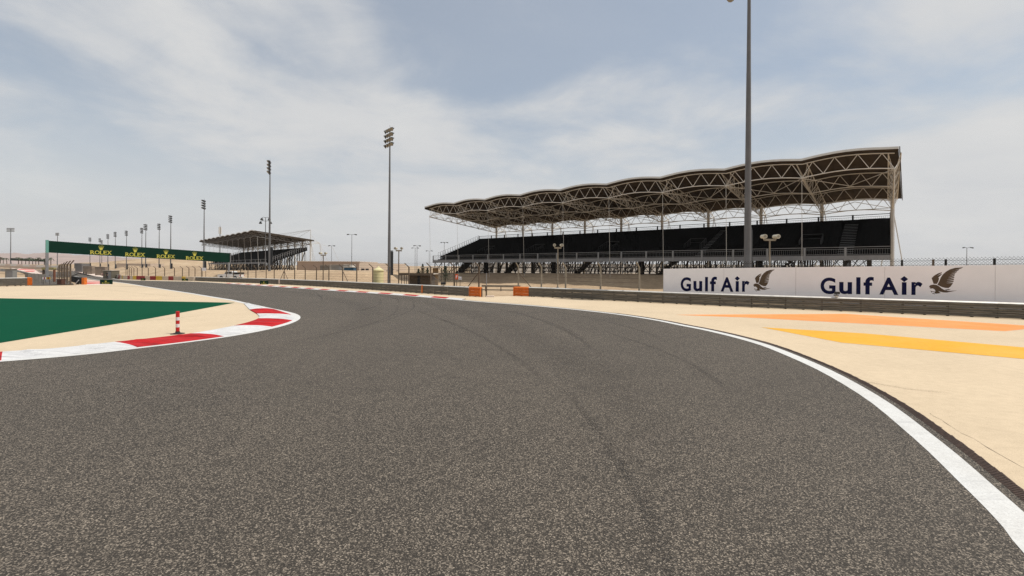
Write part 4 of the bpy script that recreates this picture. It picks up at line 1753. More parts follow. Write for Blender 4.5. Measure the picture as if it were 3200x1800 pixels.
# telecom mast behind the distant grandstand
x = (687 - CX) * 300 / FPX
tm = thing('telecom_mast', 'slim pale telecom mast sticking up behind the distant grandstand roof', 'mast', (x, 300, 0))
ht = at(687, 708, 300).z
MB().tube((0, 0, -2), (0, 0, ht), .42, 6, .24).build('pole', MAST, tm)
m = MB()
for a in range(3):
    m.box((.55 * math.cos(a * 2.1), .55 * math.sin(a * 2.1), ht - 2.6), (.5, .5, 4.4), a * 2.1)
m.build('antenna', WHITEM, tm)
m = MB()
m.tube((0, 0, ht), (0, 0, ht + 1.2), .05, 4)
m.build('lightning_rod', DARK, tm)


# ================================================================== SMALL LIGHTS
def twin_flood(px, top, base, Y, label, spread=.0, size=.34):
    x = (px - CX) * Y / FPX
    zt = at(px, top, Y).z
    zb = max(-.2, min(soil(x, Y), at(px, base, Y).z)) if base else soil(x, Y)
    r = thing('twin_floodlight', label, 'light', (x, Y, zb), group='twin floodlight posts behind the guardrail')
    h = zt - zb - .55
    MB().tube((0, 0, -.3), (0, 0, h), .075, 8, .06).build('pole', RUST if px < 1500 else mat('pale_post', (.3, .26, .2)), r)
    MB().box((0, 0, h + .06), (.95 if spread else .7, .22, .16)).build('bracket', mat('pale_post', (.3, .26, .2)), r)
    MB().tube((0, 0, .0), (0, 0, .75), .13, 8).build('base_sleeve', STEEL, r)
    for sx in (-1, 1):
        m = MB()
        c = Vector((sx * (spread or .34), 0, h + .36))
        m.tube(c + Vector((0, .3, 0)), c + Vector((sx * .05, -.32, -.02)), .13 if size < .4 else .16, 10, .16 if size < .4 else .19)
        m.box((sx * (spread or .34), 0, h + .15), (.06, .08, .12))
        lm = m.build('lamp', FLOODW, r)
        m = MB()
        q = c + Vector((sx * .05, -.335, -.02))
        m.tube(q, q + Vector((0, -.02, 0)), .12, 10)
        m.build('lens', LENS, lm)


twin_flood(1743, 760, 896, 47.5, 'twin floodlight post in front of the large grandstand, behind the guardrail')
twin_flood(2405, 732, None, 39.5, 'twin floodlight post standing behind the airline hoarding', spread=.52, size=.42)
twin_flood(1246, 771, 884, 56, 'twin floodlight post right of the tall mast and cream hut')
twin_flood(1010, 787, 874, 66, 'twin floodlight post left of the cream round hut')


def street_lamp(px, top, Y, arms, label, r0=.09):
    x = (px - CX) * Y / FPX
    g = soil(x, Y) if Y < 400 else level(Y)
    h = at(px, top, Y).z - g
    r = thing('street_lamp', label, 'lamp', (x, Y, g), group='street lamps behind the circuit')
    MB().tube((0, 0, -.5), (0, 0, h), r0, 6, r0 * .6).build('pole', MAST, r)
    for a in arms:
        m = MB()
        dx = math.cos(R_(a))
        dy = math.sin(R_(a))
        m.tube((0, 0, h - .05), (dx * .7, dy * .7, h + .06), r0 * .5, 4)
        m.tube((dx * .65, dy * .65, h + .05), (dx * 1.25, dy * 1.25, h - .04), r0 * 1.1, 6, r0 * 1.6)
        m.build('lamp_head', DARK, r)


street_lamp(1099, 733, 120, (10, 200), 'tall street lamp with small head behind the beige building')
street_lamp(1036, 768, 170, (0, 60, 180, 240), 'four-headed street lamp above the beige building', .1)
street_lamp(1303, 768, 150, (0, 50, 180, 230), 'right one of a close pair of street lamps left of the large grandstand')
street_lamp(1297, 775, 160, (0, 180), 'left one of a close pair of street lamps left of the large grandstand')
street_lamp(1341, 784, 170, (0, 180), 'small twin-headed street lamp under the tip of the large roof')
street_lamp(1388, 758, 150, (0, 90, 180, 270), 'street lamp standing over the stepped end of the large grandstand')
street_lamp(3021, 774, 90, (0, 200), 'street lamp beyond the hoarding at the far right', .07)
# globe light cluster beside the distant stand
x = (829 - CX) * 128 / FPX
r = thing('cluster_light', 'slender pole with four bell lamps in front of the distant grandstand', 'light', (x, 128, soil(x, 128)))
h = at(829, 680, 128).z - soil(x, 128)
MB().tube((0, 0, -.5), (0, 0, h), .13, 8, .08).build('pole', MAST, r)
for sx, dz in ((-1, 0), (1, 0), (-1.35, -1.0), (1.35, -1.0)):
    m = MB()
    m.path([(0, 0, h + dz), (sx * .6, 0, h + dz + .12), (sx * 1.0, 0, h + dz - .1)], .05, 5)
    m.lathe((sx * 1.05, 0, h + dz - .75), [(.42, 0), (.40, .15), (.25, .5), (.08, .68)], 8)
    m.build('bell_lamp', LAMPB, r)

# ================================================================== GREEN GANTRY
gl0, gl1 = at(146, 752, 80), at(718, 791, 108)
gb0, gb1 = at(146, 789, 80), at(718, 820, 108)
gu = Vector((gl1.x - gl0.x, gl1.y - gl0.y, 0))
GLEN = gu.length
gu.normalize()
gN = Vector((gu.y, -gu.x, 0))
if gN.y > 0:
    gN = -gN
gan = thing('sponsor_gantry', 'dark green sponsor gantry spanning the track with gold crowns and lettering', 'gantry')
gf = (Vector((gl0.x, gl0.y, 0)), gu, Z_, gN)
zt_ = lambda u: gl0.z + (gl1.z - gl0.z) * u / GLEN
zb_ = lambda u: gb0.z + (gb1.z - gb0.z) * u / GLEN
NP = 8
for i in range(NP):
    a, b = GLEN * i / NP, GLEN * (i + 1) / NP
    MB().prism([(a + (.0 if i else .25), zb_(a)), (b, zb_(b)), (b, zt_(b)), (a + (.0 if i else .25), zt_(a))], gf, -.08 + .002 * (i % 2), .08 + .002 * (i % 2)).build('banner_panel', GANTRY, gan)
MB().prism([(-.14, zb_(0) - .05), (.246, zb_(0) - .05), (.246, zt_(0) + .12), (-.14, zt_(0) + .12)], gf, -.1, .1).build('end_frame', TEAL, gan)
for u, w in ((.05, .34), (GLEN - .2, .34)):
    p = gf[0] + gu * u
    MB().box((p.x, p.y, (zb_(u) + level(p.y)) / 2 - .3), (w, w, zb_(u) - level(p.y) + .55), math.atan2(gu.y, gu.x)).build('leg', STEEL, gan)
pp = gf[0] + gu * (GLEN + .06)
MB().box((pp.x, pp.y, (zt_(GLEN) + zb_(GLEN)) / 2), (.16, .62, zt_(GLEN) - zb_(GLEN) + .1), math.atan2(gu.y, gu.x)).build('end_frame', STEEL, gan)


def crown_poly(w, h):
    """five-pointed crown: band and five splayed spikes"""
    base = [(-.22 * w, .0), (.22 * w, 0.0), (.27 * w, .14 * h)]
    out = list(base)
    tips = [(.50, .74), (.27, .88), (0, .95), (-.27, .88), (-.50, .74)]
    roots = [(.13, .26), (.045, .26), (-.045, .26), (-.13, .26)]
    for i, (x, y) in enumerate(tips):
        out.append(((x + .018) * w, y * h))
        out.append(((x - .018) * w, y * h))
        if i < 4:
            out.append((roots[i][0] * w * 1.35, roots[i][1] * h))
    out.append((-.27 * w, .14 * h))
    return out, [(x * w, (y + .035) * h) for x, y in tips]


def wordmark(m, frame, uc, zc, W, H, d):
    """serif capitals with their slab feet, and the crown above"""
    spec = [('R', 0, .19), ('O', .20, .43), ('L', .45, .60), ('E', .62, .78), ('X', .80, 1.0)]
    for ch, a, b in spec:
        vs, fs = glyph(ch, (b - a) * W, H, .004)
        put_flat(m, vs, fs, frame, uc - W / 2 + a * W, zc, d)
        s = H * .10
        if ch in 'RLX':
            m.prism([(uc - W / 2 + a * W - .02 * W, zc), (uc - W / 2 + a * W + .075 * W, zc), (uc - W / 2 + a * W + .075 * W, zc + s), (uc - W / 2 + a * W - .02 * W, zc + s)], frame, d - .002, d + .003)
        if ch in 'RLEX':
            m.prism([(uc - W / 2 + a * W - .02 * W, zc + H - s), (uc - W / 2 + a * W + .075 * W, zc + H - s), (uc - W / 2 + a * W + .075 * W, zc + H), (uc - W / 2 + a * W - .02 * W, zc + H)], frame, d - .002, d + .003)
        if ch in 'RX':
            m.prism([(uc - W / 2 + b * W - .065 * W, zc), (uc - W / 2 + b * W + .02 * W, zc), (uc - W / 2 + b * W + .02 * W, zc + s), (uc - W / 2 + b * W - .065 * W, zc + s)], frame, d - .002, d + .003)
        if ch == 'X':
            m.prism([(uc - W / 2 + b * W - .065 * W, zc + H - s), (uc - W / 2 + b * W + .02 * W, zc + H - s), (uc - W / 2 + b * W + .02 * W, zc + H), (uc - W / 2 + b * W - .065 * W, zc + H)], frame, d - .002, d + .003)


def crown(m, frame, uc, z, w, h, d):
    pl, dots = crown_poly(w, h)
    pts = [Vector(p) for p in pl]
    r_ = delaunay_2d_cdt(pts, [], [list(range(len(pts)))], 1, 1e-6)
    put_flat(m, [(p.x, p.y) for p in r_[0]], [tuple(f) for f in r_[2]], frame, uc, z, d)
    for x, y in dots:
        m.prism([(uc + x + .045 * w * math.cos(k * math.pi / 4), z + y + .045 * w * math.sin(k * math.pi / 4)) for k in range(8)], frame, d + .001, d + .004)


def gantry_u(px):
    best, bu = 1e9, 0
    for i in range(0, 1001):
        u = GLEN * i / 1000
        p = gf[0] + gu * u
        e = abs(px_of(p.x, p.y) - px)
        if e < best:
            best, bu = e, u
    return bu


for x0, x1, yw0, yw1, yc0, yc1 in ((282, 347, 783.5, 795, 766, 781), (391, 451, 790, 801.5, 773, 788), (490, 545, 796, 806.5, 780, 794), (581, 633, 801.5, 811.5, 786, 799.5)):
    u0, u1 = gantry_u(x0), gantry_u(x1)
    uc = (u0 + u1) / 2
    Yc = (gf[0] + gu * uc).y
    xm = (x0 + x1) / 2
    zlo, zhi = at(xm, yw1, Yc).z, at(xm, yw0, Yc).z
    m = MB()
    wordmark(m, gf, uc, zlo, u1 - u0, zhi - zlo, .092)
    m.build('lettering', GOLD, gan)
    m = MB()
    crown(m, gf, uc, at(xm, yc1, Yc).z, (u1 - u0) * .25, at(xm, yc0, Yc).z - at(xm, yc1, Yc).z, .092)
    m.build('crown_emblem', GOLD, gan)
# far gantry near the left hills
fg = thing('sponsor_gantry', 'far plain green gantry below the hills at the left edge', 'gantry')
a, b = at(34, 806.5, 330), at(142, 811, 300)
c_, e_ = at(34, 814, 330), at(142, 818, 300)
dd = Vector((b.x - a.x, b.y - a.y, 0))
fl = dd.length
dd.normalize()
ffr = (Vector((a.x, a.y, 0)), dd, Z_, Vector((dd.y, -dd.x, 0)))
MB().prism([(0, c_.z), (fl, e_.z), (fl, b.z), (0, a.z)], ffr, -.3, .3).build('banner_panel', GANTRY, fg)
for u in (.3, fl - .3):
    p = ffr[0] + dd * u
    MB().box((p.x, p.y, 1.4), (.5, .5, 8.0)).build('leg', STEEL, fg)


# ================================================================== SMALL SPONSOR BOARDS
def small_board(px0, px1, y0, y1, Y, label, rz=None):
    A, B = at(px0, y1, Y), at(px1, y1, Y)
    T = at(px0, y0, Y)
    U = Vector((B.x - A.x, 0, 0))
    W = U.length
    U.normalize()
    N = Vector((0, -1, 0))
    z0 = level(Y)
    z0 = min(A.z, z0 + .4) if A.z > z0 + .4 else A.z
    r = thing('sponsor_board', label, 'board', group='small green sponsor boards beside the track')
    f = (Vector((A.x, Y, 0)), U, Z_, N)
    MB().prism([(0, A.z), (W, A.z), (W, T.z), (0, T.z)], f, -.18, 0).build('panel', GANTRY, r)
    m = MB()
    H = T.z - A.z
    wordmark(m, f, W / 2, A.z + .12 * H, W * .62, H * .26, .004)
    m.build('lettering', GOLD, r)
    m = MB()
    crown(m, f, W / 2, A.z + .5 * H, W * .2, H * .34, .004)
    m.build('crown_emblem', GOLD, r)
    m = MB()
    for u in (.12, .88):
        m.box((A.x + W * u, Y + .12, (A.z + level(Y)) / 2 - .03), (.08, .1, max(.1, A.z - level(Y) + .1)))
    m.build('foot', DARK, r)


small_board(312, 349, 874, 888, gp(330, 888).y, 'green board with gold crown beside the apron left of the track exit')
small_board(812, 837, 877.5, 888.5, gp(824, 888.5).y, 'green board with gold crown standing at the guardrail on the outer kerb')
small_board(568, 586, 870.5, 877.5, gp(577, 878).y - .6, 'green board with gold crown before the yellow tyre block')
small_board(440, 453, 869.5, 876, gp(446, 876).y - .6, 'smallest green board with gold crown before the red tyre blocks')

# ================================================================== THE BOLLARD
q = gp(555, 1043)
bo = thing('bollard', 'red and white banded flexible bollard behind the kerb', 'bollard', (q.x, q.y, level(q.y)))
m = MB()
m.lathe((0, 0, 0), [(.24, .0), (.24, .012), (.20, .02), (.09, .045), (.072, .07), (.07, .10)], 24)
m.build('rubber_foot', RUBB, bo, smooth=False)
zz = [.09, .255, .385, .52, .645, .86]
for i in range(5):
    r_ = .064 + (.0012 if i % 2 else 0)
    m = MB()
    prof = [(r_, zz[i]), (r_, zz[i + 1])]
    if i == 4:
        prof += [(.062, zz[5] + .012), (.045, zz[5] + .018)]
    m.lathe((0, 0, 0), prof, 24)
    m.build('band', WHITEB if i % 2 else REDB, bo)

# ================================================================== SIGNS ON THE FENCE
p = on_line(FL, 1426)


def plate(name, px0, px1, y0, y1, Y, label, cat, mt, text, tmt, th=.62):
    A, B = at(px0, y1, Y), at(px1, y0, Y)
    r = thing(name, label, cat)
    f = (Vector((A.x, Y, 0)), Vector((1, 0, 0)), Z_, Vector((0, -1, 0)))
    W, H = B.x - A.x, B.z - A.z
    MB().prism([(0, A.z), (W, A.z), (W, B.z), (0, B.z)], f, -.03, 0).build('plate', mt, r)
    vs, fs = glyph(text, W * th * (1.2 if len(text) > 2 else 1), H * .55, .02)
    m = MB()
    put_flat(m, vs, fs, f, W * (1 - th * (1.2 if len(text) > 2 else 1)) / 2, A.z + H * .22, .003)
    m.build('lettering', tmt, r)
    MB().box((A.x + W * .5, Y + .06, (level(Y) + A.z) / 2 + .1), (.05, .05, A.z - level(Y) + .3)).build('stake', RUST, r)


plate('marshal_sign', 1422.5, 1431.5, 856.5, 873, p.y - .15, 'orange sign with a white F on the catch fence', 'sign', SIGNO, 'F', SIGNW, .5)
plate('marshal_sign', 1432.5, 1442.5, 864.5, 873.5, p.y - .15, 'small white sign numbered 14.1 beside the orange F', 'sign', SIGNW, '14.1', BLACKI, .66)

# sign board on the gantry side
A = at(622, 837, 112)
pb = thing('notice_board', 'white notice board on a thin frame below the gantry', 'sign', (A.x, 112, 0))
MB().box((1.1, 0, A.z - .35), (1.2, .06, .75)).build('plate', SIGNW, pb)
for sx in (.8, 1.6):
    MB().tube((sx, .08, level(112)), (sx, .08, A.z - .3), .05, 4).build('leg', RUST, pb)

# ================================================================== HUTS AND BUILDINGS
# round cream hut with a conical roof
Y = 58.0
x = (1183 - CX) * Y / FPX
z0 = min(soil(x, Y), .6)
ht = at(1183, 843.5, Y).z - z0
hut = thing('round_hut', 'round cream marshal hut with pointed roof left of the tall mast', 'hut', (x, Y, z0 - .1))
nb = 7
for i in range(nb):
    MB().lathe((0, 0, 0), [(.61, ht * i / nb + .015), (.625, ht * i / nb + .03), (.625, ht * (i + 1) / nb - .03), (.61, ht * (i + 1) / nb)], 28).build('wall_ring', HUT, hut)
rt = at(1183, 829.5, Y).z - z0
MB().lathe((0, 0, 0), [(.60, ht), (.70, ht + .01), (.70, ht + .06), (.66, ht + .09), (.36, ht + .28), (.10, ht + .48), (.05, rt), (.01, rt + .03)], 28).build('roof', HUT, hut)

# brown marshal post
Y = 62.0
x0, x1 = (1252 - CX) * Y / FPX, (1360 - CX) * Y / FPX
g = .15
mp_ = thing('marshal_post', 'low brown boarded marshal post with flat pale roof behind the guardrail', 'building', ((x0 + x1) / 2, Y, g))
zr2 = at(1290, 858, Y).z - g
W = x1 - x0
nbd = 16
for i in range(nbd):
    u = -W * .26 + W * .66 * (i + .5) / nbd
    if 6 <= i <= 7:
        continue
    MB().box((u, 0, zr2 / 2 - .05), (W * .66 / nbd - .03, .12, zr2)).build('board', WOODB, mp_)
MB().box((-W * .26 + W * .66 * .44, .12, zr2 * .45), (.62, .1, zr2 * .9)).build('doorway', WINDOW, mp_)
MB().box((W * .07, 1.6, zr2 / 2), (W * .64, 2.9, zr2 * .96)).build('back_room', WOODB, mp_)
rf = MB().box((-W * .02, 1.3, zr2 + .10), (W * 1.0, 4.2, .12)).build('roof', FLATROOF, mp_)
MB().box((-W * .02, -.83, zr2 + .05), (W * 1.0, .07, .34)).build('fascia_board', WOODB, rf)
for sx in (-.44, -.36, -.3):
    MB().tube((W * sx, -.6, -.2), (W * sx, -.6, zr2), .05, 5).build('post', WOODB, mp_)
m = MB()
for i in range(6):
    m.tube((W * (.40 + i * .035), -.2, -.2), (W * (.40 + i * .035), -.2, 1.5 - i * .12), .03, 4)
m.tube((W * .40, -.2, 1.5), (W * .58, -.2, .9), .035, 4)
m.build('handrail', STEEL, mp_)
# upper shelter behind it
Y = 78.0
xs = (1362 - CX) * Y / FPX
sh = thing('timber_shelter', 'small brown timber shelter with flat canopy under the grandstand end', 'shelter', (xs, Y, soil(xs, Y) - .1))
zc = at(1362, 836, Y).z - soil(xs, Y)
MB().box((-.7, 0, zc + .1), (3.6, 2.2, .12)).build('canopy', FLATROOF, sh)
MB().box((-.1, .3, zc / 2), (.85, .8, zc)).build('cabin', mat('timber_tan', (.23, .16, .085), .8, 0, .3, 3), sh)
for sx in (-2.3, .95):
    MB().box((sx, 0, zc / 2), (.1, .1, zc)).build('post', RUST, sh)

# beige building with blue container
Y = 150.0
bx0, bx1 = (930 - CX) * Y / FPX, (1122 - CX) * Y / FPX
g = -.8
zt2 = at(1050, 819.5, Y).z
bld = thing('service_building', 'long flat-roofed beige service building behind the sand bank', 'building', ((bx0 + bx1) / 2, Y, g))
MB().box((0, 10, (zt2 - g) / 2), (bx1 - bx0, 20, zt2 - g)).build('wall', BLDG, bld)
rx = (1268 - CX) * 186 / FPX
w = MB()
o_ = Vector(((bx0 + bx1) / 2, Y, g))
pA, pB = Vector((bx1 + .02, Y + .05, 0)) - o_, Vector((rx, 186, 0)) - o_
w.add([(pA.x, pA.y, 0), (pB.x, pB.y, 0), (pB.x, pB.y, zt2 - g - .1), (pA.x, pA.y, zt2 - g - .1), (pA.x - 6, pA.y + 8, 0), (pB.x - 6, pB.y + 8, 0), (pB.x - 6, pB.y + 8, zt2 - g - .1), (pA.x - 6, pA.y + 8, zt2 - g - .1)],
      [(0, 1, 2, 3), (3, 2, 6, 7), (5, 4, 7, 6), (1, 5, 6, 2), (0, 3, 7, 4)])
w.build('side_wall', BLDG2, bld)
MB().box((0, 10, zt2 - g + .16), (bx1 - bx0 + .5, 20.4, .3)).build('parapet', BLDG2, bld)
for px in (1137, 1150):
    xx = (px - CX) * 152.5 / FPX
    MB().box((xx - o_.x, 1.6, 2.9), (1.0, .3, .6), .75).build('window', WINDOW, bld)
for i, f in enumerate((.42, .56, .66, .8)):
    qq = pA.lerp(pB, f)
    MB().box((qq.x - .1, qq.y - .12, 2.2 if i % 2 else 2.9), (2.3, .3, .5), math.atan2(pB.y - pA.y, pB.x - pA.x)).build('window', WINDOW, bld)


def shed(name, px0, px1, ytop, Y, dep, label, cat, mt, zb=-.6, door=False, ribs=0):
    a, b = (px0 - CX) * Y / FPX, (px1 - CX) * Y / FPX
    zt = at((px0 + px1) / 2, ytop, Y).z
    r = thing(name, label, cat, ((a + b) / 2, Y, zb))
    MB().box((0, dep / 2, (zt - zb) / 2), (b - a, dep, zt - zb)).build('body', mt, r)
    MB().box((0, dep / 2, zt - zb + .05), (b - a + .2, dep + .2, .1)).build('roof', FLATROOF, r)
    if door:
        MB().box(((b - a) * .25, -.03, (zt - zb) * .45), (.9, .06, (zt - zb) * .85)).build('door', STEEL, r)
    for i in range(ribs):
        MB().box((-(b - a) / 2 + (b - a) * (i + .5) / ribs, -.04, (zt - zb) / 2), ((b - a) / ribs * .5, .08, (zt - zb) * .92)).build('rib', mt, r)
    return r


shed('site_cabin', 1035, 1073, 828, 128, 4, 'grey site cabin left of the blue container', 'cabin', GREYC, door=True)
shed('site_cabin', 1074, 1096, 827, 132, 4, 'pale boxy cabin behind the blue container', 'cabin', WHITEM)
shed('shipping_container', 1075, 1105, 836, 112, 2.4, 'blue shipping container on the sand bank before the beige building', 'container', BLUEC, zb=1.2, ribs=9)
shed('site_cabin', 1000, 1030, 829, 135, 5, 'brownish grey shed at the foot of the grandstand cables', 'cabin', WALLG)
# long pale wall seen below the big stand
shed('rear_wall', 1470, 2700, 827, 165, .6, 'long pale boundary wall seen through the legs of the large grandstand', 'wall', WHITEM, zb=.2)
ROCKW = mat('rock_wall', (.26, .205, .155), .9, 0, .35, .6)
# far-left utility cabin and grey walls
shed('site_cabin', 16, 36, 841, 70, .8, 'pale utility cabin behind the left guardrail', 'cabin', GREYC, zb=-.2, door=True)
shed('retaining_wall', 259, 288, 832, 262, 2, 'grey-brown retaining wall left of the tan rock bank', 'wall', ROCKW, zb=-2.5)
shed('retaining_wall', 297, 328, 834, 232, 2, 'grey-brown retaining wall beside the walking group', 'wall', ROCKW, zb=-2.5)
shed('site_cabin', 232, 256, 823, 330, 6, 'dark grey shed beyond the bent fence posts', 'cabin', mat('shed_dark', (.14, .13, .125), .8), zb=-2)
shed('toilet_block', 322, 348, 846, 120, 2.5, 'small olive equipment cabin behind the nearer group of people', 'cabin', mat('olive_box', (.12, .105, .075), .8), zb=-.7, door=True)
shed('low_building', 365, 470, 824, 360, 14, 'low pale building on the dunes behind the gantry', 'building', BLDG2, zb=-1)

# ================================================================== LEFT INFIELD CLUTTER
Yc = gp(150, 889).y
sf = thing('striped_barrier', 'red and white striped work barrier on thin legs', 'barrier', (0, 0, 0))
a, b = at(133, 866, Yc), at(157, 873, Yc)
for i in range(6):
    u0, u1 = a.x + (b.x - a.x) * i / 6, a.x + (b.x - a.x) * (i + 1) / 6
    MB().box(((u0 + u1) / 2, Yc, (a.z + b.z) / 2), (u1 - u0, .05, a.z - b.z)).build('stripe', (TYRER, TYREY)[i % 2] if i > 2 else (SIGNW, TYRER)[i % 2], sf)
for u in (a.x + .1, b.x - .1):
    MB().tube((u, Yc, level(Yc)), (u, Yc, b.z), .025, 5).build('leg', DARK, sf)
bxx = thing('crate_box', 'dark red-brown equipment box beside the bent fence posts', 'box', (at(185, 880, Yc).x, Yc + .3, level(Yc)))
MB().box((0, 0, .38), (.68, .6, .76)).build('body', mat('redbrown_box', (.10, .045, .03), .8, 0, .2, 4), bxx)
MB().box((0, 0, .785), (.74, .66, .05)).build('lid', mat('redbrown_box', (.10, .045, .03)), bxx)
# goalpost frame
Yg = 84.0
gpf = thing('steel_frame', 'yellowish goalpost frame with rusty leg behind the gantry post', 'frame')
a, b = at(134, 839, Yg), at(172, 837, Yg)
MB().box(((a.x + b.x) / 2, Yg, a.z), (b.x - a.x, .5, .42)).build('beam', mat('yellow_beam', (.33, .29, .13), .7, 0, .2, 2), gpf)
for u, mt in ((a.x + .12, RUST), (b.x - .12, mat('rust_red', (.20, .075, .04), .8))):
    MB().box((u, Yg, (a.z + level(Yg)) / 2 - .1), (.24, .24, a.z - level(Yg))).build('leg', mt, gpf)
# bent fence posts seen end-on
lf = thing('catch_fence', 'row of tall bent fence posts seen end-on at the left', 'fence', group='catch fences behind the guardrails')
POST_C = bent_post(h=3.1, r=.07, reach=.85, rise=.55)
prev = None
fp = [(220, 889), (210, 886), (201, 883), (193, 878), (186, 873), (181, 869)]
wpts = []
for i, (px, py) in enumerate(fp):
    g_ = gp(px, py)
    link('post', POST_C, lf, (g_.x, g_.y, level(g_.y)), R_(-20))
    wpts.append(g_)
for w in (.6, 1.2, 1.8, 2.4, 3.0):
    m = MB()
    for p_, q_ in zip(wpts, wpts[1:]):
        m.tube((p_.x, p_.y, w), (q_.x, q_.y, w + level(q_.y)), .02, 4)
    m.build('wire', RUST, lf)
m = MB()
for p_, q_ in zip(wpts, wpts[1:]):
    for k in range(7):
        c1 = p_.lerp(q_, k / 7)
        m.tube((c1.x, c1.y, .1), (c1.x, c1.y, 3.0), .014, 3, caps=False)
m.build('wire_mesh', RUST, lf)
# dark tyre wall with orange end
dt = thing('tyre_barrier', 'dark tyre stack wall ending in an orange block beside the exit apron', 'tyre wall')
ta, tb = gp(260, 888), gp(224, 879)
for i in range(9):
    c1 = ta.lerp(tb, (i + .5) / 9)
    for k in range(3):
        MB().lathe((c1.x, c1.y, level(c1.y) + k * .33), [(.30, .0), (.36, .05), (.36, .27), (.30, .32)], 10).build('tyre', RUBB, dt)
c1 = gp(263.5, 889.3)
MB().box((c1.x, c1.y, level(c1.y) + .52), (.36, .5, 1.05)).build('end_block', ORGM, dt)
c1 = gp(252, 888.5)
wf_ = thing('flag_panel', 'small leaning black and white panel in front of the orange block', 'panel', (c1.x, c1.y - .4, level(c1.y)))
m = MB()
m.prism([(-.45, 0), (.1, 0), (.12, .6)], (Vector((0, 0, 0)), Vector((1, 0, 0)), Z_, Vector((0, -1, 0))), -.03, 0)
m.build('panel', BLACKI, wf_)
MB().tube((-.46, 0, .0), (.1, 0, .68), .045, 5).build('edge', SIGNW, wf_)
# low grey block wall behind the pad
bw = thing('block_wall', 'low grey block wall behind the left service pad', 'wall')
for i in range(5):
    px0, px1 = 83 + i * 10.6, 83 + (i + 1) * 10.6
    Yb = 74 + i * 1.2
    a, b = (px0 - CX) * Yb / FPX, (px1 - CX) * Yb / FPX
    zt3 = at((px0 + px1) / 2, 853.5 + i * .8, Yb).z
    MB().box(((a + b) / 2, Yb, (zt3 + level(Yb)) / 2), (b - a - .03, .5, zt3 - level(Yb))).build('block', WALLG, bw)
# guardrail beyond the pit apron and the sloping wall left of it
sl_ = thing('pit_wall', 'long low pit wall crossing the left background', 'wall')
a, b = gp(-60, 838), gp(170, 842)
a, b = at(-60, 821.5, 300), at(215, 831.5, 210)
nn = 14
for i in range(nn):
    p0, p1 = a.lerp(b, i / nn), a.lerp(b, (i + 1) / nn)
    c1 = (p0 + p1) / 2
    t = (p1 - p0)
    MB().box((c1.x, c1.y, c1.z - .6), (Vector((t.x, t.y)).length - .1, .4, 1.2), math.atan2(t.y, t.x)).build('wall_block', (WHITEM, PALE)[i % 2], sl_)
bk = MB()
for i in range(nn):
    p0, p1 = a.lerp(b, i / nn), a.lerp(b, (i + 1) / nn)
    c1 = (p0 + p1) / 2
    t = (p1 - p0)
    bk.box((c1.x, c1.y + 1, c1.z - 1.7), (Vector((t.x, t.y)).length, 3, 1.2), math.atan2(t.y, t.x))
bk.build('bank', BLDG2, sl_)

# ================================================================== PICKUP TRUCK
Y = 104.0
xT = (722 - CX) * Y / FPX
pk = thing('pickup_truck', 'white pickup truck parked behind the guardrail by the gantry leg', 'pickup', (xT, Y, level(Y) + .35), R_(176))
fr = (Vector((0, -.9, 0)), Vector((1, 0, 0)), Z_, Vector((0, 1, 0)))
m = MB()
m.prism([(-2.6, .45), (2.55, .45), (2.62, .75), (2.55, 1.0), (1.35, 1.10), (.62, 1.12), (-.95, 1.12), (-.97, 1.04), (-2.62, 1.04)], fr, 0, 1.8)
m.build('body', CARW, pk)
m = MB()
m.prism([(1.2, 1.12), (.55, 1.72), (.35, 1.78), (-.75, 1.78), (-.92, 1.70), (-.97, 1.12)], (Vector((0, -.82, 0)), Vector((1, 0, 0)), Z_, Vector((0, 1, 0))), 0, 1.64)
cab = m.build('cab', CARW, pk)
for y in (-.835, .825):
    for poly in ([(1.0, 1.18), (.52, 1.66), (.12, 1.68), (.12, 1.18)], [(.03, 1.18), (.03, 1.68), (-.72, 1.68), (-.80, 1.18)]):
        MB().prism(poly, (Vector((0, y, 0)), Vector((1, 0, 0)), Z_, Vector((0, 1, 0))), 0, .012).build('window', GLASS, cab)
MB().box((-1.8, 0, 1.32), (1.6, 1.66, .46)).build('canopy', GLASS, pk)
MB().box((.9, -.0, 1.45), (.04, 1.4, .42)).build('windscreen', GLASS, cab)
for wx in (-1.65, 1.65):
    for wy in (-.86, .86):
        m = MB()
        m.tube((wx, wy - .11, .38), (wx, wy + .11, .38), .38, 14)
        wh = m.build('wheel', RUBB, pk)
        MB().tube((wx, wy - .12, .38), (wx, wy + .12, .38), .2, 10).build('rim', STEEL, wh)
for wy in (-.65, .65):
    MB().box((2.6, wy, .85), (.06, .3, .16)).build('headlight', WHITEB, pk)
    MB().box((-2.63, wy * 1.15, .85), (.05, .14, .28)).build('tail_light', REDB, pk)
# small white car by the fence near the tall mast
xC = (1213 - CX) * 100 / FPX
# ================================================================== TRACKSIDE CAMERAS ON THE RAILS


def rail_camera(line, px, label, lay=True):
    q = on_line(line, px)
    r = thing('trackside_camera', label, 'camera', (q.x, q.y, level(q.y) + .90))
    m = MB()
    m.box((0, 0, .05), (.16, .12, .1))
    m.tube((0, 0, .1), (0, 0, .2), .03, 6)
    m.build('mount', GALVPALE, r)
    m = MB()
    if lay:
        m.tube((-.24, 0, .2), (.22, -.06, .22), .12, 10, .13)
    else:
        m.box((.03, 0, .27), (.24, .2, .15))
        m.tube((-.2, -.03, .13), (.1, -.03, .13), .035, 8)
    m.build('housing', BLACKI, r)


rail_camera(BL, 1386, 'dark cylindrical camera on the left guardrail top', True)
rail_camera(BR, 2615, 'small dark camera on the guardrail before the large lettering', False)
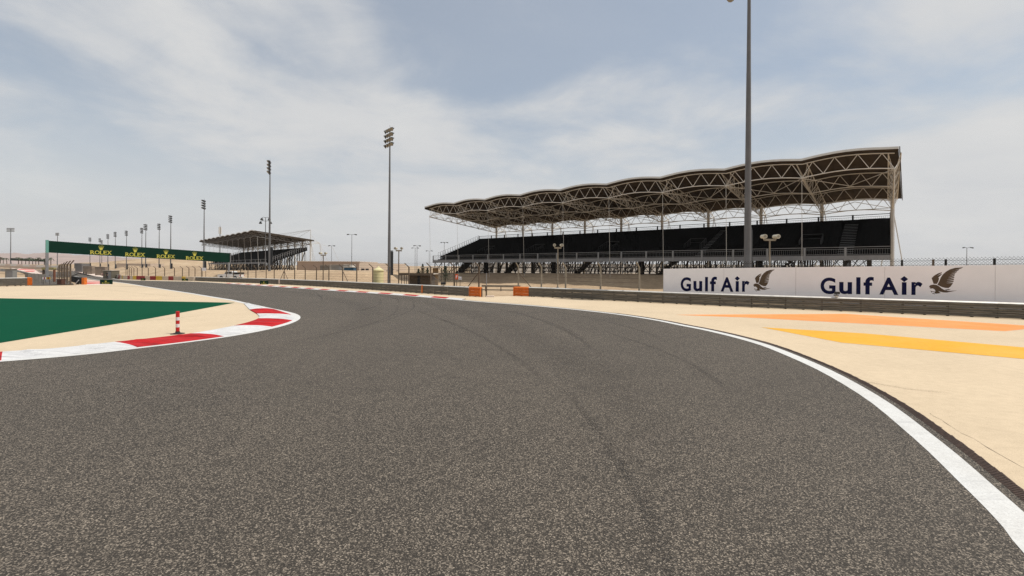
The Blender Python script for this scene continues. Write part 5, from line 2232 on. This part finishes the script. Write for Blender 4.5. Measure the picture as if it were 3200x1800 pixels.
# marker pole and footing by the orange end
q = gp(1511, 928) + Vector((.25, .1))
mk = thing('marker_pole', 'slim grey pole on a concrete pad beside the left orange end', 'pole', (q.x, q.y, 0))
MB().tube((0, 0, 0), (0, 0, 1.0), .075, 8).build('sleeve', RUST, mk)
MB().tube((0, 0, .95), (0, 0, 2.2), .04, 8).build('pole', STEEL, mk)
MB().box((.35, 0, .05), (.75, .5, .12)).build('footing', PALE, mk)


# ================================================================== TREES
def conifer(px, ytop, Y, w, label, seed, lean=1.0):
    rg = random.Random(seed)
    x = (px - CX) * Y / FPX
    g = soil(x, Y)
    h = at(px, ytop, Y).z - g
    r = thing('tree', label, 'tree', (x, Y, g), group='dark trees near the marshal post')
    m = MB()
    m.tube((0, 0, -.3), (0, 0, h * .9), .12, 6, .03)
    for k in range(10):
        z = h * (.15 + .07 * k)
        an = rg.uniform(0, 6.28)
        m.tube((0, 0, z), (math.cos(an) * w * .4, math.sin(an) * w * .4, z + .4), .035, 4, .01)
    m.build('trunk', BARK, r)
    m = MB()
    for _ in range(1500):
        f = rg.random() ** .8
        z = h * (.08 + .92 * f)
        rad = w * .5 * (1 - f) ** .65 * (.75 + .35 * math.sin(5 * f * 6.28 + seed)) * math.sqrt(rg.random())
        an = rg.uniform(0, 6.28)
        c = Vector((math.cos(an) * rad, math.sin(an) * rad, z))
        s = rg.uniform(.07, .16)
        a = Vector((rg.uniform(-1, 1), rg.uniform(-1, 1), rg.uniform(-1, 1))).normalized() * s
        b = Vector((rg.uniform(-1, 1), rg.uniform(-1, 1), rg.uniform(-.6, 1))).normalized() * s
        m.add([c, c + a, c + a * .5 + b], [(0, 1, 2)])
    m.build('crown', LEAFD, r)


conifer(1321, 826, 84, 2.2, 'dark pointed tree beside the marshal post roof', 1)
conifer(1336, 836, 86, 1.6, 'small dark tree right of the pointed one', 2)
conifer(1308, 841, 82, 1.5, 'low dark bush left of the pointed tree', 3)
conifer(1392, 832, 84, 3.0, 'broad dark tree at the stepped end of the large grandstand', 4)


def make_palm(seed):
    rg = random.Random(seed)
    r = thing('palm_tree', 'palm', 'palm tree', group='palms below the hills at the left')
    m = MB()
    m.tube((0, 0, -.5), (.15, 0, 5.2), .32, 6, .22)
    m.build('trunk', BARK, r)
    m = MB()
    for k in range(18):
        an = k * 2 * math.pi / 18 + rg.uniform(-.15, .15)
        el = rg.uniform(-.2, 1.1)
        p = Vector((.15, 0, 5.2))
        dirx = Vector((math.cos(an), math.sin(an), 0))
        sidev = Vector((-math.sin(an), math.cos(an), 0))
        pts = []
        for j in range(5):
            s = j / 4
            pts.append(p + dirx * (2.6 * s) + Z_ * (2.2 * el * s - 2.3 * s * s))
        for j in range(4):
            w0, w1 = .34 * (1 - abs(j / 4 - .35)), .34 * (1 - abs((j + 1) / 4 - .35)) * (0.2 if j == 3 else 1)
            m.add([pts[j] - sidev * w0, pts[j] + sidev * w0, pts[j + 1] + sidev * w1, pts[j + 1] - sidev * w1], [(0, 1, 2, 3)])
    m.build('crown', LEAFP, r)
    return r


palm = make_palm(5)
PALMS = [(1, 'palm cut by the left edge of the picture'), (10, 'first full palm from the left edge'), (21, 'second full palm from the left edge'), (58, 'leftmost palm before the far green gantry'), (68, 'second palm before the far green gantry'), (80, 'third palm before the far green gantry'),
         (91, 'fourth palm before the far green gantry'), (102, 'fifth palm before the far green gantry'), (112, 'sixth palm before the far green gantry'), (121, 'seventh palm before the far green gantry'), (138, 'palm hard against the left leg of the gantry'),
         (149, 'palm just right of the gantry leg'), (159, 'lone palm right of the gantry leg')]
for i, (px, lab) in enumerate(PALMS):
    o = palm if i == 0 else copy_tree(palm)
    Y = 300 + (i % 3) * 6 - i * 3
    zz_ = at(px, 822.5 + i * .35, Y).z
    o.location = ((px - CX) * Y / FPX, Y, zz_)
    o.scale = (.62,) * 3 if i % 3 else (.7,) * 3
    o.rotation_euler = (0, 0, i * 1.3)
    o['label'] = lab


# ================================================================== PEOPLE
def person_mesh(seed, stride=.16, shirt=None):
    rg = random.Random(seed)
    J = {'pelvis': (0, 0, .96), 'waist': (0, 0, 1.10), 'chest': (0, .0, 1.30), 'neck': (0, 0, 1.48), 'jaw': (0, -.01, 1.56), 'head': (0, -.01, 1.66), 'crown': (0, .0, 1.75)}
    for s, k in ((-1, 'l'), (1, 'r')):
        st = stride * s * (1 if rg.random() < .8 else -1)
        J[k + 'hip'] = (s * .10, 0, .92)
        J[k + 'knee'] = (s * .11, -st * .5 - .03, .50)
        J[k + 'ankle'] = (s * .11, -st + .05, .09)
        J[k + 'toe'] = (s * .12, -st - .14, .03)
        J[k + 'sho'] = (s * .19, 0, 1.42)
        J[k + 'elb'] = (s * .25, st * .5 + .03, 1.13)
        J[k + 'wri'] = (s * .25, st * .8 - .10, .89)
        J[k + 'hand'] = (s * .25, st * .8 - .14, .80)
    R = {'pelvis': .145, 'waist': .125, 'chest': .155, 'neck': .06, 'jaw': .075, 'head': .10, 'crown': .07}
    for k in 'lr':
        R.update({k + 'hip': .095, k + 'knee': .062, k + 'ankle': .045, k + 'toe': .04, k + 'sho': .068, k + 'elb': .045, k + 'wri': .034, k + 'hand': .038})
    E_ = [('pelvis', 'waist'), ('waist', 'chest'), ('chest', 'neck'), ('neck', 'jaw'), ('jaw', 'head'), ('head', 'crown')]
    for k in 'lr':
        E_ += [('pelvis', k + 'hip'), (k + 'hip', k + 'knee'), (k + 'knee', k + 'ankle'), (k + 'ankle', k + 'toe'), ('chest', k + 'sho'), (k + 'sho', k + 'elb'), (k + 'elb', k + 'wri'), (k + 'wri', k + 'hand')]
    names = list(J)
    me = bpy.data.meshes.new('person_frame')
    me.from_pydata([J[n] for n in names], [(names.index(a), names.index(b)) for a, b in E_], [])
    ob = bpy.data.objects.new('person_frame', me)
    C.objects.link(ob)
    md = ob.modifiers.new('skin', 'SKIN')
    sub = ob.modifiers.new('sub', 'SUBSURF')
    sub.levels = sub.render_levels = 1
    if not me.skin_vertices:
        bm = bmesh.new()
        bm.from_mesh(me)
        bm.verts.layers.skin.verify()
        bm.to_mesh(me)
        bm.free()
    for i, n in enumerate(names):
        sv = me.skin_vertices[0].data[i]
        sv.radius = (R[n], R[n] * (.75 if n in ('pelvis', 'waist', 'chest') else 1))
        sv.use_root = (n == 'pelvis')
    dg = bpy.context.evaluated_depsgraph_get()
    dg.update()
    out = bpy.data.meshes.new_from_object(ob.evaluated_get(dg))
    bpy.data.objects.remove(ob)
    out.materials.clear()
    for mt in (SKIN, shirt or CLOTHD, CLOTHD):
        out.materials.append(mt)
    for p in out.polygons:
        c = p.center
        p.use_smooth = True
        if c.z > 1.50 or (abs(c.x) > .20 and c.z < 1.12 and c.z > .7):
            p.material_index = 0
        elif c.z > .98:
            p.material_index = 1
        else:
            p.material_index = 2
    return out


hair = MB()
hair.lathe((0, .015, 1.64), [(.108, .0), (.112, .06), (.09, .12), (.04, .15)], 10)
HAIR = hair.mesh('hair', mat('hair_dark', (.012, .009, .008), .7))
PM = [person_mesh(1), person_mesh(2, .22, CLOTHR), person_mesh(4, .1)]
PEOPLE = [(335, 870.5, 25.5, 0, 'person in dark clothes at the left of the nearer group by the olive cabin'), (350, 870, 19, 1, 'second from left of the nearer group, dark red top'), (358.5, 870.5, 17.5, 2, 'third from left of the nearer group, all in dark clothes'), (364.5, 871.5, 19.5, 0, 'rightmost of the nearer group, dark clothes'),
          (247.5, 859.5, 10.5, 0, 'leftmost of the far walking group on the track'), (253.5, 859.5, 11, 1, 'second of the far walking group, dark red top'), (260, 860, 10.5, 2, 'third of the far walking group, dark clothes'), (269.5, 859.5, 11, 0, 'rightmost of the far walking group, walking apart')]
for i, (px, py, hp, k, lab) in enumerate(PEOPLE):
    g_ = gp(px, py)
    sc = 1.0
    Y = 1.78 * FPX / hp
    if hp > 24:
        Y = 1.78 * FPX / 22
    Y = min(Y, 240)
    x = (px - CX) * Y / FPX
    r = thing('person', lab, 'person', (x, Y, level(Y) + .02), R_(35 * i), group='people walking the track')
    link('body', PM[k], r)
    link('hair', HAIR, r)

# ================================================================== HAZE
hz_ = MB()
hz_.box((0, 2500, 48), (13000, 8000, 124))
ho = hz_.build('haze', None, kind='stuff')
hm = bpy.data.materials.new('haze_air')
hm.use_nodes = True
ht_ = hm.node_tree
ht_.nodes.remove(ht_.nodes['Principled BSDF'])
pv = ht_.nodes.new('ShaderNodeVolumePrincipled')
pv.inputs['Color'].default_value = (.93, .92, .91, 1)
pv.inputs['Density'].default_value = HAZE_D
pv.inputs['Anisotropy'].default_value = .3
ht_.links.new(pv.outputs[0], ht_.nodes['Material Output'].inputs['Volume'])
ho.data.materials.clear()
ho.data.materials.append(hm)
